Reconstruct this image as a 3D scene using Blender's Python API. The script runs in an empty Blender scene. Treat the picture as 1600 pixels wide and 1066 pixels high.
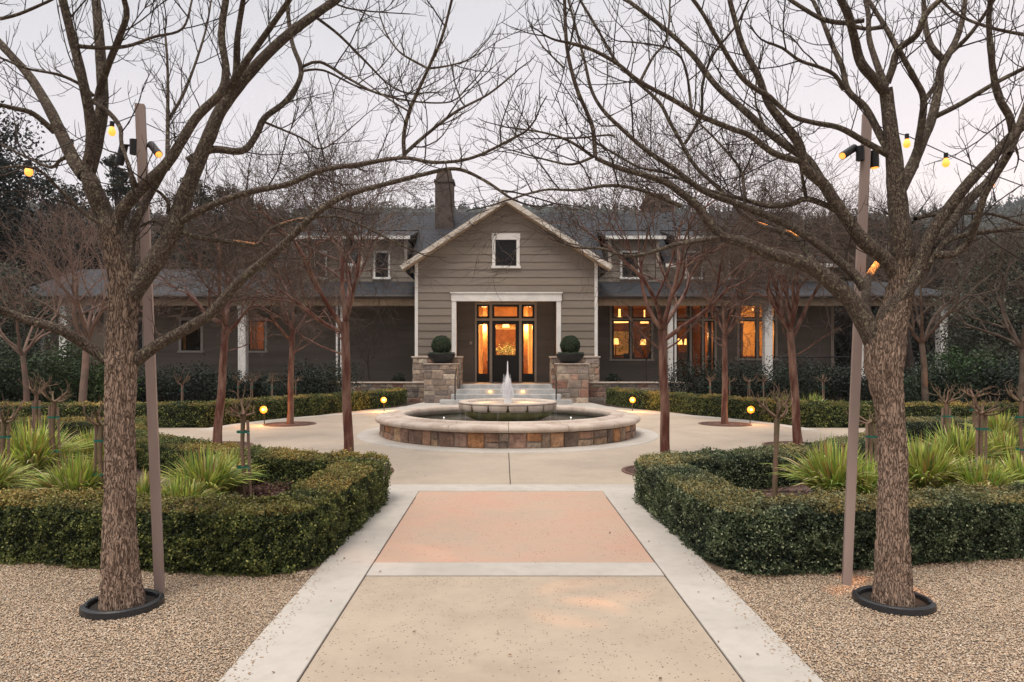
import bpy, math, random
import numpy as np
from mathutils import Vector, noise as mnoise
R = math.radians
C = bpy.context.scene.collection
S = bpy.context.scene

# ---------------------------------------------------------------- camera
F = 1071.0; VX = 787.0; VY = 561.0; CH = 1.6; AX = 0.085
cam = bpy.data.cameras.new("camera"); co = bpy.data.objects.new("camera", cam); C.objects.link(co)
co.location = (0, 0, CH); co.rotation_euler = (R(90), 0, 0)
cam.sensor_width = 36.0; cam.lens = 36.0*F/1600.0
cam.shift_x = (800.0-VX)/1600.0; cam.shift_y = (VY-533.0)/1600.0
cam.clip_start = 0.05; cam.clip_end = 5000
S.camera = co

# ---------------------------------------------------------------- world
w = bpy.data.worlds.new("World"); S.world = w; w.use_nodes = True
nt = w.node_tree; nt.nodes.clear()
N = nt.nodes.new; Lk = nt.links.new
out = N('ShaderNodeOutputWorld'); bg = N('ShaderNodeBackground')
sky = N('ShaderNodeTexSky'); sky.sky_type = 'NISHITA'; sky.sun_disc = False
sky.sun_elevation = R(63); sky.sun_rotation = R(200); sky.dust_density = 4.0
tc = N('ShaderNodeTexCoord'); sep = N('ShaderNodeSeparateXYZ'); Lk(tc.outputs['Generated'], sep.inputs[0])
ns = N('ShaderNodeTexNoise'); ns.inputs['Scale'].default_value = 2.2; ns.inputs['Detail'].default_value = 6; ns.inputs['Roughness'].default_value = .55
mp = N('ShaderNodeMapping'); mp.inputs['Scale'].default_value = (1, 1, 5.0); Lk(tc.outputs['Generated'], mp.inputs[0]); Lk(mp.outputs[0], ns.inputs['Vector'])
ma = N('ShaderNodeMath'); ma.operation = 'MULTIPLY_ADD'; Lk(ns.outputs[0], ma.inputs[0]); ma.inputs[1].default_value = .10
sh = N('ShaderNodeMath'); sh.operation = 'MULTIPLY_ADD'; Lk(sep.outputs[0], sh.inputs[0]); sh.inputs[1].default_value = -.16; Lk(sep.outputs[2], sh.inputs[2])
Lk(sh.outputs[0], ma.inputs[2])
rp = N('ShaderNodeValToRGB'); Lk(ma.outputs[0], rp.inputs[0])
e = rp.color_ramp.elements
e[0].position = 0.0; e[0].color = (1.28, 1.10, 1.0, 1)
e[1].position = 1.0; e[1].color = (1.9, 1.85, 1.86, 1)
for pos, c in ((.12, (1.24, 1.10, 1.05, 1)), (.25, (1.02, .94, .955, 1)), (.42, (.87, .83, .86, 1)), (.56, (.74, .735, .77, 1)), (.75, (1.45, 1.41, 1.41, 1))):
    q = e.new(pos); q.color = c
sc = N('ShaderNodeVectorMath'); sc.operation = 'SCALE'; Lk(sky.outputs[0], sc.inputs[0]); sc.inputs['Scale'].default_value = .5
mx = N('ShaderNodeMix'); mx.data_type = 'RGBA'; mx.inputs[0].default_value = .92
s10 = N('ShaderNodeVectorMath'); s10.operation = 'SCALE'; Lk(rp.outputs[0], s10.inputs[0]); dm = N('ShaderNodeMapRange'); dm.inputs[1].default_value = -.35; dm.inputs[2].default_value = .45; dm.inputs[3].default_value = 5.6; dm.inputs[4].default_value = 9.3; Lk(sep.outputs[1], dm.inputs[0]); Lk(dm.outputs[0], s10.inputs['Scale'])
Lk(sc.outputs[0], mx.inputs[6]); Lk(s10.outputs[0], mx.inputs[7])
Lk(mx.outputs[2], bg.inputs[0]); bg.inputs[1].default_value = 0.1
Lk(bg.outputs[0], out.inputs[0])

sl = bpy.data.lights.new("sun", 'SUN'); so = bpy.data.objects.new("sun", sl); C.objects.link(so)
sl.energy = 2.1; sl.angle = R(22); sl.color = (1.0, .90, .80)
so.rotation_euler = (R(27), 0, R(-24))

vs = S.view_settings; vs.view_transform = 'Standard'; vs.look = 'None'; vs.exposure = 0.22; vs.gamma = 1.0; vs.use_curve_mapping = False

# ---------------------------------------------------------------- helpers
def P(px, py, Y): return Vector(((px-VX)/F*Y, Y, CH+(VY-py)/F*Y))
def PX(px, Y): return (px-VX)/F*Y
def PZ(py, Y): return CH+(VY-py)/F*Y

def tag(o, label=None, cat=None, group=None, kind=None):
    if label: o['label'] = label
    if cat: o['category'] = cat
    if group: o['group'] = group
    if kind: o['kind'] = kind
    return o
def thing(name, label, cat, loc=(0, 0, 0), rz=0, group=None):
    o = bpy.data.objects.new(name, None); C.objects.link(o); o.empty_display_size = .2
    o.location = loc; o.rotation_euler = (0, 0, rz)
    return tag(o, label, cat, group)
def link(name, me, mat, parent=None):
    o = bpy.data.objects.new(name, me); C.objects.link(o)
    if mat: me.materials.append(mat)
    if parent is not None: o.parent = parent
    return o
def arr_mesh(name, V, Fc, col=None, smooth=False, uv=None):
    V = np.asarray(V, dtype=np.float32); Fc = np.asarray(Fc, dtype=np.int32)
    me = bpy.data.meshes.new(name); k = Fc.shape[1]; n = len(Fc)
    me.vertices.add(len(V)); me.vertices.foreach_set('co', V.ravel())
    me.loops.add(n*k); me.loops.foreach_set('vertex_index', Fc.ravel())
    me.polygons.add(n); me.polygons.foreach_set('loop_start', np.arange(0, n*k, k, dtype=np.int32))
    if smooth: me.polygons.foreach_set('use_smooth', np.ones(n, dtype=bool))
    if col is not None:
        a = me.color_attributes.new('Col', 'FLOAT_COLOR', 'POINT')
        cc = np.ones((len(V), 4), dtype=np.float32); cc[:, :3] = col; a.data.foreach_set('color', cc.ravel())
    me.update(calc_edges=True)
    return me
class MB:
    def __init__(s): s.v = []; s.f = []; s.c = []; s.col = None; s.uv = {}
    def add(s, vs, fs, uvs=None):
        b = len(s.v); s.v.extend([tuple(p) for p in vs])
        if s.col: s.c.extend([s.col]*len(vs))
        for i, f in enumerate(fs):
            if uvs: s.uv[len(s.f)] = uvs[i]
            s.f.append(tuple(b+j for j in f))
        return s
    def box(s, x0, x1, y0, y1, z0, z1):
        return s.add([(x0,y0,z0),(x1,y0,z0),(x1,y1,z0),(x0,y1,z0),(x0,y0,z1),(x1,y0,z1),(x1,y1,z1),(x0,y1,z1)],
              [(0,3,2,1),(4,5,6,7),(0,1,5,4),(1,2,6,5),(2,3,7,6),(3,0,4,7)])
    def prism(s, pts, axis, a, b):   # polygon pts in the plane normal to axis, extruded a..b
        n = len(pts)
        def m(p, t):
            return (t, p[0], p[1]) if axis == 'x' else ((p[0], t, p[1]) if axis == 'y' else (p[0], p[1], t))
        vs = [m(p, a) for p in pts]+[m(p, b) for p in pts]
        fs = [tuple(range(n))[::-1], tuple(range(n, 2*n))]+[(i, (i+1) % n, n+(i+1) % n, n+i) for i in range(n)]
        return s.add(vs, fs)
    def lathe(s, prof, cx, cy, seg=48, a0=0, a1=2*math.pi, fn=None):
        full = abs(a1-a0-2*math.pi) < 1e-6; m = seg if full else seg+1; vs = []
        for i in range(m):
            a = a0+(a1-a0)*i/seg
            for j, (r, z) in enumerate(prof):
                if fn: r, z = fn(a, j, r, z)
                vs.append((cx+r*math.cos(a), cy+r*math.sin(a), z))
        k = len(prof); fs = []
        for i in range(seg):
            i2 = (i+1) % m if full else i+1
            for j in range(k-1): fs.append((i*k+j, i2*k+j, i2*k+j+1, i*k+j+1))
        return s.add(vs, fs)
    def tube(s, pts, rad, sides=8, caps=True):
        pts = [Vector(p) for p in pts]
        if not hasattr(rad, '__len__'): rad = [rad]*len(pts)
        n = len(pts); vs = []; t0 = (pts[-1]-pts[0]).normalized(); ref = Vector((0, 0, 1)) if abs(t0.z) < .9 else Vector((1, 0, 0))
        for i, p in enumerate(pts):
            t = (pts[min(i+1, n-1)]-pts[max(i-1, 0)]).normalized(); u = t.cross(ref).normalized(); v = t.cross(u)
            for k in range(sides):
                a = 2*math.pi*k/sides; vs.append(p+(u*math.cos(a)+v*math.sin(a))*rad[i])
        fs = [(i*sides+k, i*sides+(k+1) % sides, (i+1)*sides+(k+1) % sides, (i+1)*sides+k) for i in range(n-1) for k in range(sides)]
        if caps: fs += [tuple(range(sides))[::-1], tuple(range((n-1)*sides, n*sides))]
        return s.add(vs, fs)
    def build(s, name, mat, parent=None, smooth=False, bevel=0):
        me = bpy.data.meshes.new(name); me.from_pydata(s.v, [], s.f)
        if s.c:
            a = me.color_attributes.new('Col', 'FLOAT_COLOR', 'POINT')
            cc = np.ones((len(s.v), 4), dtype=np.float32); cc[:, :3] = s.c; a.data.foreach_set('color', cc.ravel())
        if s.uv:
            ul = me.uv_layers.new(name='UVMap')
            for p in me.polygons:
                if p.index in s.uv:
                    for li, q in zip(p.loop_indices, s.uv[p.index]): ul.data[li].uv = q
        if smooth:
            me.polygons.foreach_set('use_smooth', np.ones(len(me.polygons), dtype=bool))
        me.update()
        o = link(name, me, mat, parent)
        if bevel:
            b = o.modifiers.new('bevel', 'BEVEL'); b.width = bevel; b.segments = 2; b.limit_method = 'ANGLE'
        return o

# ---------------------------------------------------------------- materials
def mat(name, base, rough=.8, vary=None, vscale=3.0, bump=0, bscale=30.0, attr=False, metal=0, emit=None, estr=0, spec=.3,
        fine=None, fscale=60.0, coords='Object', bdist=.01, stretch=None, trans=None, alpha=None):
    m = bpy.data.materials.new(name); m.use_nodes = True; t = m.node_tree; p = t.nodes['Principled BSDF']
    n = t.nodes.new; l = t.links.new
    p.inputs['Roughness'].default_value = rough; p.inputs['Metallic'].default_value = metal
    p.inputs['Specular IOR Level'].default_value = spec
    tcn = n('ShaderNodeTexCoord'); vec = tcn.outputs[coords]
    if stretch:
        mm = n('ShaderNodeMapping'); mm.inputs['Scale'].default_value = stretch; l(vec, mm.inputs[0]); vec = mm.outputs[0]
    if attr:
        a = n('ShaderNodeVertexColor'); a.layer_name = 'Col'; col = a.outputs[0]
    else:
        a = n('ShaderNodeRGB'); a.outputs[0].default_value = (*base, 1); col = a.outputs[0]
    def mixc(col, amount_col, sc_, det, lo, hi):
        x = n('ShaderNodeTexNoise'); x.inputs['Scale'].default_value = sc_; x.inputs['Detail'].default_value = det; x.inputs['Roughness'].default_value = .6
        l(vec, x.inputs['Vector'])
        mr = n('ShaderNodeMapRange'); mr.inputs[1].default_value = lo; mr.inputs[2].default_value = hi; l(x.outputs[0], mr.inputs[0])
        k = n('ShaderNodeMix'); k.data_type = 'RGBA'; k.blend_type = 'MULTIPLY' if isinstance(amount_col, float) else 'MIX'
        if isinstance(amount_col, float):
            k.inputs[7].default_value = (amount_col,)*3+(1,)
        else: k.inputs[7].default_value = (*amount_col, 1)
        l(mr.outputs[0], k.inputs[0]); l(col, k.inputs[6]); return k.outputs[2]
    if vary is not None: col = mixc(col, vary, vscale, 5, .42, .62)
    if fine is not None: col = mixc(col, fine, fscale, 3, .45, .65)
    l(col, p.inputs['Base Color'])
    if bump:
        x = n('ShaderNodeTexNoise'); x.inputs['Scale'].default_value = bscale; x.inputs['Detail'].default_value = 6; l(vec, x.inputs['Vector'])
        b = n('ShaderNodeBump'); b.inputs['Strength'].default_value = bump; b.inputs['Distance'].default_value = bdist
        l(x.outputs[0], b.inputs['Height']); l(b.outputs[0], p.inputs['Normal'])
    if emit: p.inputs['Emission Color'].default_value = (*emit, 1); p.inputs['Emission Strength'].default_value = estr
    if alpha is not None: p.inputs['Alpha'].default_value = alpha
    if trans is not None:
        ad = n('ShaderNodeMixShader'); tr = n('ShaderNodeBsdfTranslucent'); l(col, tr.inputs[0]); ad.inputs[0].default_value = trans
        l(p.outputs[0], ad.inputs[1]); l(tr.outputs[0], ad.inputs[2]); l(ad.outputs[0], t.nodes['Material Output'].inputs[0])
    return m
M = {}
M['siding'] = mat('siding_paint', (.236, .203, .168), .7, attr=True, vary=.84, vscale=.8, bump=.25, bscale=50, stretch=(.3, 1, 3), fine=.93, fscale=12)
M['plainwall'] = mat('painted_wall', (.24, .195, .155), .7, vary=.84, vscale=.8)
M['white'] = mat('white_trim', (.74, .73, .70), .5, vary=.88, vscale=2.5)
M['tan'] = mat('tan_beam', (.52, .40, .28), .7, vary=.85, vscale=2)
M['trimtan'] = mat('tan_window_trim', (.55, .48, .40), .6, vary=.9, vscale=4)
M['sash'] = mat('dark_sash', (.018, .017, .016), .4)
M['black'] = mat('black_metal', (.012, .012, .013), .45, spec=.5)
M['rubber'] = mat('black_plastic', (.018, .019, .022), .42, bump=.15, bscale=40, spec=.5)
M['concrete'] = mat('pale_concrete', (.52, .485, .435), .85, vary=(.45, .42, .375), vscale=1.3, bump=.15, bscale=90, fine=.93, fscale=9, bdist=.004)
M['stepc'] = mat('step_concrete', (.46, .47, .47), .85, vary=.75, vscale=2.5, bump=.2, bscale=60, fine=.9, fscale=12)
M['cast'] = mat('cast_stone', (.56, .475, .40), .75, vary=(.43, .34, .28), vscale=3.0, bump=.25, bscale=45, fine=.93, fscale=30, bdist=.005)
M['moss'] = mat('mossy_stone', (.30, .28, .12), .6, vary=(.18, .17, .07), vscale=4, bump=.3, bscale=20)
M['mossbrown'] = mat('brown_stained_stone', (.25, .18, .11), .7, vary=(.14, .11, .06), vscale=6)
M['stone'] = mat('ashlar_stone', (.3, .3, .3), .85, attr=True, vary=.62, vscale=7, bump=.9, bscale=22, fine=.66, fscale=26)
M['mortar'] = mat('mortar', (.34, .30, .26), .95, vary=.8, vscale=5, bump=.3)
M['soil'] = mat('soil', (.085, .062, .05), .95, vary=.6, vscale=4, bump=.8, bscale=40, fine=.6, fscale=50, bdist=.03)
M['leaf'] = mat('leaf', (.05, .1, .03), .55, attr=True, spec=.35, trans=.2)
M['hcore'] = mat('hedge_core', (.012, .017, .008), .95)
M['bark_red'] = mat('smooth_red_bark', (.11, .036, .024), .5, vary=(.27, .155, .115), vscale=9, stretch=(1, 1, .22), bump=.2, bscale=20, fine=.75, fscale=14)
M['twig_red'] = mat('myrtle_twig', (.078, .052, .040), .8, vary=(.15, .115, .09), vscale=3)
M['twig'] = mat('dark_twig', (.05, .036, .028), .85, vary=.6, vscale=3)
M['plumtwig'] = mat('plum_twig', (.24, .15, .12), .8, vary=(.16, .12, .09), vscale=3)
M['stake'] = mat('stake_wood', (.30, .20, .15), .85, vary=.7, vscale=6, stretch=(1, 1, .3))
M['tie'] = mat('green_tie', (.02, .16, .12), .6)
M['rose'] = mat('rose_wood', (.16, .125, .075), .85, vary=(.23, .13, .10), vscale=9, bump=.4, bscale=60)
M['pole'] = mat('pole_paint', (.40, .305, .27), .6, vary=.85, vscale=2, stretch=(2, 2, .3))
M['brickc'] = mat('chimney_brick', (.105, .08, .068), .9, vary=.6, vscale=5, bump=.4, bscale=20)
M['grate'] = mat('rusty_grate', (.20, .11, .085), .75, vary=.7, vscale=6)
M['wall_in'] = mat('interior_wall', (.62, .42, .22), .8, vary=.8, vscale=1.5)
M['floor_in'] = mat('interior_floor', (.30, .17, .08), .5)
M['wood_in'] = mat('interior_wood', (.28, .12, .04), .6, vary=.6, vscale=4)
M['darkroom'] = mat('dark_room', (.03, .028, .028), .9)
M['curtain'] = mat('curtain', (.60, .30, .09), .8, vary=.6, vscale=12, stretch=(6, 6, .2))
M['bulb'] = mat('amber_bulb', (1, .6, .2), .3, emit=(1, .30, .035), estr=1.6)
M['lens'] = mat('amber_lens', (1, .5, .2), .3, emit=(1, .34, .05), estr=1.5)
M['glow'] = mat('path_lamp', (1, .7, .4), .3, emit=(1, .66, .30), estr=7)
M['amberglow'] = mat('amber_halo', (.02, .01, .0), .4, emit=(1, .22, .015), estr=2.4)  # emissive amber that imitates the halo of glare around the garden lamps
M['shade'] = mat('lamp_shade', (.9, .6, .3), .6, emit=(1, .50, .14), estr=2.2)
M['paint_in'] = mat('canvas', (.8, .6, .3), .7, vary=(.25, .25, .08), vscale=5, fine=(.7, .6, .4), fscale=9)
M['bowl'] = mat('dark_bowl', (.02, .021, .022), .55, bump=.2, bscale=20)

def mat_glass(name, amt=.35):
    m = bpy.data.materials.new(name); m.use_nodes = True; t = m.node_tree; t.nodes.clear(); n = t.nodes.new; l = t.links.new
    o = n('ShaderNodeOutputMaterial'); mxs = n('ShaderNodeMixShader'); tr = n('ShaderNodeBsdfTransparent'); gl = n('ShaderNodeBsdfGlossy')
    gl.inputs['Roughness'].default_value = .02; fr = n('ShaderNodeLayerWeight'); fr.inputs[0].default_value = amt
    tr.inputs[0].default_value = (.88, .88, .86, 1)
    l(fr.outputs[0], mxs.inputs[0]); l(tr.outputs[0], mxs.inputs[1]); l(gl.outputs[0], mxs.inputs[2]); l(mxs.outputs[0], o.inputs[0]); return m
M['glass'] = mat_glass('window_glass', .25)
def mat_water():
    m = mat('pool_water', (.05, .055, .045), .04, spec=.6, bump=.35, bscale=14, bdist=.02); return m
M['water'] = mat_water()
def mat_jet():
    m = bpy.data.materials.new('white_water'); m.use_nodes = True; t = m.node_tree; t.nodes.clear(); n = t.nodes.new; l = t.links.new
    o = n('ShaderNodeOutputMaterial'); a = n('ShaderNodeMixShader'); d = n('ShaderNodeMixShader'); tr = n('ShaderNodeBsdfTransparent')
    df = n('ShaderNodeBsdfDiffuse'); df.inputs[0].default_value = (.95, .95, .97, 1); tl = n('ShaderNodeBsdfTranslucent'); tl.inputs[0].default_value = (.95, .95, .97, 1)
    d.inputs[0].default_value = .5; l(df.outputs[0], d.inputs[1]); l(tl.outputs[0], d.inputs[2])
    lw = n('ShaderNodeLayerWeight'); lw.inputs[0].default_value = .5; mr = n('ShaderNodeMapRange'); mr.inputs[1].default_value = 0; mr.inputs[2].default_value = 1; mr.inputs[3].default_value = .95; mr.inputs[4].default_value = .1
    l(lw.outputs[1], mr.inputs[0]); l(mr.outputs[0], a.inputs[0]); l(tr.outputs[0], a.inputs[1]); l(d.outputs[0], a.inputs[2]); l(a.outputs[0], o.inputs[0]); return m
M['jet'] = mat_jet()

def mat_aggregate(name, c1, c2, specks):
    m = bpy.data.materials.new(name); m.use_nodes = True; t = m.node_tree; p = t.nodes['Principled BSDF']; n = t.nodes.new; l = t.links.new
    tcn = n('ShaderNodeTexCoord'); v = tcn.outputs['Object']
    def noise(sc, det=4, ro=.6):
        x = n('ShaderNodeTexNoise'); x.inputs['Scale'].default_value = sc; x.inputs['Detail'].default_value = det; x.inputs['Roughness'].default_value = ro; l(v, x.inputs['Vector']); return x.outputs[0]
    def mr(i, a, b, c=0, d=1):
        x = n('ShaderNodeMapRange'); l(i, x.inputs[0]); x.inputs[1].default_value = a; x.inputs[2].default_value = b; x.inputs[3].default_value = c; x.inputs[4].default_value = d; return x.outputs[0]
    def mix(fac, A, B):
        k = n('ShaderNodeMix'); k.data_type = 'RGBA'; l(fac, k.inputs[0])
        for s_, X in ((6, A), (7, B)):
            if isinstance(X, tuple): k.inputs[s_].default_value = (*X, 1)
            else: l(X, k.inputs[s_])
        return k.outputs[2]
    col = mix(mr(noise(1.1, 8, .7), .38, .62), c1, c2)
    col = mix(mr(noise(.55, 9, .65), .50, .68, 0, .35), col, tuple(x*.72 for x in c2))
    col = mix(mr(noise(7, 6, .7), .55, .75, 0, .30), col, tuple(x*.66 for x in c2))
    col = mix(mr(noise(260, 2), .5, .8, 0, .45), col, tuple(x*.55 for x in c1))
    vo = n('ShaderNodeTexVoronoi'); vo.inputs['Scale'].default_value = 56; l(v, vo.inputs['Vector'])
    wn = n('ShaderNodeSeparateColor'); l(vo.outputs['Color'], wn.inputs[0])
    gate = n('ShaderNodeMath'); gate.operation = 'MULTIPLY'
    l(mr(vo.outputs['Distance'], .20, .32, 1, 0), gate.inputs[0])
    sel = n('ShaderNodeMath'); sel.operation = 'LESS_THAN'; l(wn.outputs[0], sel.inputs[0])
    l(mr(noise(2.5), .38, .68, 0, specks), sel.inputs[1]); l(sel.outputs[0], gate.inputs[1])
    col = mix(gate.outputs[0], col, (.13, .085, .06))
    l(col, p.inputs['Base Color']); p.inputs['Roughness'].default_value = .85; p.inputs['Specular IOR Level'].default_value = .25
    b = n('ShaderNodeBump'); b.inputs['Strength'].default_value = .25; b.inputs['Distance'].default_value = .004; l(noise(220, 3), b.inputs['Height']); l(b.outputs[0], p.inputs['Normal'])
    return m
M['agg'] = mat_aggregate('exposed_aggregate', (.475, .395, .305), (.41, .335, .26), .42)
M['agg_pink'] = mat_aggregate('pink_aggregate', (.53, .34, .255), (.49, .375, .285), .25)
M['plaza'] = mat_aggregate('plaza_aggregate', (.47, .395, .31), (.42, .35, .28), .05)

def mat_shingle():
    m = bpy.data.materials.new('slate_shingles'); m.use_nodes = True; t = m.node_tree; p = t.nodes['Principled BSDF']; n = t.nodes.new; l = t.links.new
    uv = n('ShaderNodeUVMap'); br = n('ShaderNodeTexBrick'); l(uv.outputs[0], br.inputs['Vector'])
    br.inputs['Scale'].default_value = 1; br.inputs['Brick Width'].default_value = .32; br.inputs['Row Height'].default_value = .2; br.inputs['Mortar Size'].default_value = .016; br.inputs['Mortar Smooth'].default_value = .3
    br.inputs['Color1'].default_value = (.012, .015, .022, 1); br.inputs['Color2'].default_value = (.027, .032, .043, 1); br.inputs['Mortar'].default_value = (.006, .006, .008, 1)
    x = n('ShaderNodeTexNoise'); x.inputs['Scale'].default_value = 1.3; x.inputs['Detail'].default_value = 8; l(uv.outputs[0], x.inputs['Vector'])
    k = n('ShaderNodeMix'); k.data_type = 'RGBA'; k.blend_type = 'MULTIPLY'; l(x.outputs[0], k.inputs[0]); l(br.outputs[0], k.inputs[6]); k.inputs[7].default_value = (.55, .55, .6, 1)
    l(k.outputs[2], p.inputs['Base Color']); p.inputs['Roughness'].default_value = .7
    b = n('ShaderNodeBump'); b.inputs['Strength'].default_value = .8; b.inputs['Distance'].default_value = .02; l(br.outputs[1], b.inputs['Height']); b.invert = True; l(b.outputs[0], p.inputs['Normal']); return m
M['shingle'] = mat_shingle()
def mat_bark(name, c1, c2, dark, lichen=None, vs=48, zs=.28, fade=None):
    m = bpy.data.materials.new(name); m.use_nodes = True; t = m.node_tree; p = t.nodes['Principled BSDF']; n = t.nodes.new; l = t.links.new
    tcn = n('ShaderNodeTexCoord'); mm = n('ShaderNodeMapping'); mm.inputs['Scale'].default_value = (1, 1, zs); l(tcn.outputs['Object'], mm.inputs[0])
    nz = n('ShaderNodeTexNoise'); nz.inputs['Scale'].default_value = 18; nz.inputs['Detail'].default_value = 3; l(mm.outputs[0], nz.inputs['Vector'])
    ad = n('ShaderNodeMix'); ad.data_type = 'VECTOR'; ad.inputs[0].default_value = .11; l(mm.outputs[0], ad.inputs[4]); l(nz.outputs[1], ad.inputs[5])
    vo = n('ShaderNodeTexVoronoi'); vo.feature = 'DISTANCE_TO_EDGE'; vo.inputs['Scale'].default_value = vs; l(ad.outputs[1], vo.inputs['Vector'])
    mr = n('ShaderNodeMapRange'); mr.inputs[1].default_value = 0.0; mr.inputs[2].default_value = .13; l(vo.outputs[0], mr.inputs[0])
    x = n('ShaderNodeTexNoise'); x.inputs['Scale'].default_value = 9; x.inputs['Detail'].default_value = 6; l(tcn.outputs['Object'], x.inputs['Vector'])
    k1 = n('ShaderNodeMix'); k1.data_type = 'RGBA'; l(x.outputs[0], k1.inputs[0]); k1.inputs[6].default_value = (*c1, 1); k1.inputs[7].default_value = (*c2, 1)
    k2 = n('ShaderNodeMix'); k2.data_type = 'RGBA'; l(mr.outputs[0], k2.inputs[0]); k2.inputs[6].default_value = (*dark, 1); l(k1.outputs[2], k2.inputs[7])
    col = k2.outputs[2]
    if lichen:
        y = n('ShaderNodeTexNoise'); y.inputs['Scale'].default_value = 42; y.inputs['Detail'].default_value = 4; l(tcn.outputs['Object'], y.inputs['Vector'])
        m2 = n('ShaderNodeMapRange'); m2.inputs[1].default_value = .57; m2.inputs[2].default_value = .66; l(y.outputs[0], m2.inputs[0])
        k3 = n('ShaderNodeMix'); k3.data_type = 'RGBA'; l(m2.outputs[0], k3.inputs[0]); l(col, k3.inputs[6]); k3.inputs[7].default_value = (*lichen, 1); col = k3.outputs[2]
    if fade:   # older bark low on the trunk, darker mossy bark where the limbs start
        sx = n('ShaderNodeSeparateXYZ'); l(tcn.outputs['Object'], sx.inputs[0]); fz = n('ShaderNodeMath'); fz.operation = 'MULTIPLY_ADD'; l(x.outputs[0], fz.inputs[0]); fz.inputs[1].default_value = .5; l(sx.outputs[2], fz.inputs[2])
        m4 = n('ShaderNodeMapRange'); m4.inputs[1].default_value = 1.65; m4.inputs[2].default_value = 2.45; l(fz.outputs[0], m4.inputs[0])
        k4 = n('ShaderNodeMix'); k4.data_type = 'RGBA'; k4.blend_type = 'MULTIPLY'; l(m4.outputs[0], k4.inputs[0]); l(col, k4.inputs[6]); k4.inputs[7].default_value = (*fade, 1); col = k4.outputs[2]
    l(col, p.inputs['Base Color']); p.inputs['Roughness'].default_value = .9; p.inputs['Specular IOR Level'].default_value = .15
    b = n('ShaderNodeBump'); b.inputs['Strength'].default_value = .9; b.inputs['Distance'].default_value = .012; l(mr.outputs[0], b.inputs['Height']); l(b.outputs[0], p.inputs['Normal']); return m
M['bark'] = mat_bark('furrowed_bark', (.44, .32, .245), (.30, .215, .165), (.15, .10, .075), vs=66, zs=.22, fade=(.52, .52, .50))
M['limb'] = mat_bark('limb_bark', (.175, .135, .105), (.12, .094, .074), (.072, .055, .045), (.26, .235, .16), vs=75, zs=.5)

# ---------------------------------------------------------------- tube batches (branches, twigs)
class Tubes:
    def __init__(s): s.g = {}
    def add(s, pts, rad, sides=4): s.g.setdefault(sides, []).append((pts, rad))
    def build(s, name, m, parent=None, smooth=True):
        VV = []; FF = []; base = 0
        for sides, L in s.g.items():
            pts = np.array([p for q in L for p in q[0]], dtype=np.float64); rad = np.array([r for q in L for r in q[1]])
            ln = np.array([len(q[0]) for q in L]); pid = np.repeat(np.arange(len(L)), ln)
            st = np.concatenate([[0], np.cumsum(ln)[:-1]]); en = st+ln-1
            n = len(pts); idx = np.arange(n); nx = np.minimum(idx+1, en[pid]); pv = np.maximum(idx-1, st[pid])
            t = pts[nx]-pts[pv]; t /= np.linalg.norm(t, axis=1)[:, None]+1e-9
            od = pts[en]-pts[st]; od /= np.linalg.norm(od, axis=1)[:, None]+1e-9
            ref = np.where((np.abs(od[:, 1]) < .75)[:, None], np.array([[0, 1., 0]]), np.array([[1., 0, 0]]))[pid]
            u = np.cross(t, ref); u /= np.linalg.norm(u, axis=1)[:, None]+1e-9; v = np.cross(t, u)
            a = np.arange(sides)*2*math.pi/sides
            ring = pts[:, None, :]+rad[:, None, None]*(u[:, None, :]*np.cos(a)[None, :, None]+v[:, None, :]*np.sin(a)[None, :, None])
            VV.append(ring.reshape(-1, 3))
            i0 = idx[idx != en[pid]]; k = np.arange(sides); k2 = (k+1) % sides
            f = np.stack([i0[:, None]*sides+k, i0[:, None]*sides+k2, (i0[:, None]+1)*sides+k2, (i0[:, None]+1)*sides+k], axis=2).reshape(-1, 4)+base
            FF.append(f); base += n*sides
        me = arr_mesh(name, np.concatenate(VV), np.concatenate(FF), smooth=smooth)
        return link(name, me, m, parent)

def nrm(a, b, c):
    q = math.sqrt(a*a+b*b+c*c)+1e-9; return a/q, b/q, c/q
def grow(T, rng, p, d, L, r, up=.08, jit=.10, step=None, sides=4, tip=.35):
    n = max(3, int(L/(step or L/6))); s = L/n; pts = [p]; rad = [r]; x, y, z = p; dx, dy, dz = d; dirs = [d]
    for i in range(n):
        dx, dy, dz = nrm(dx+rng.gauss(0, jit), dy+rng.gauss(0, jit), dz+rng.gauss(0, jit)+up)
        x += dx*s; y += dy*s; z += dz*s; pts.append((x, y, z)); rad.append(r*(1-(1-tip)*(i+1)/n)); dirs.append((dx, dy, dz))
    T.add(pts, rad, sides); return pts, rad, dirs
def side_dir(rng, d, ang, upb=.0):
    while True:
        v = (rng.gauss(0, 1), rng.gauss(0, 1), rng.gauss(0, 1)); k = v[0]*d[0]+v[1]*d[1]+v[2]*d[2]
        w_ = (v[0]-k*d[0], v[1]-k*d[1], v[2]-k*d[2]+upb)
        if w_[0]**2+w_[1]**2+w_[2]**2 > .05: break
    w_ = nrm(*w_); c, s = math.cos(ang), math.sin(ang); return nrm(d[0]*c+w_[0]*s, d[1]*c+w_[1]*s, d[2]*c+w_[2]*s)

def ridge(x, y, z): return mnoise.noise(Vector((x, y, z)))

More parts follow.
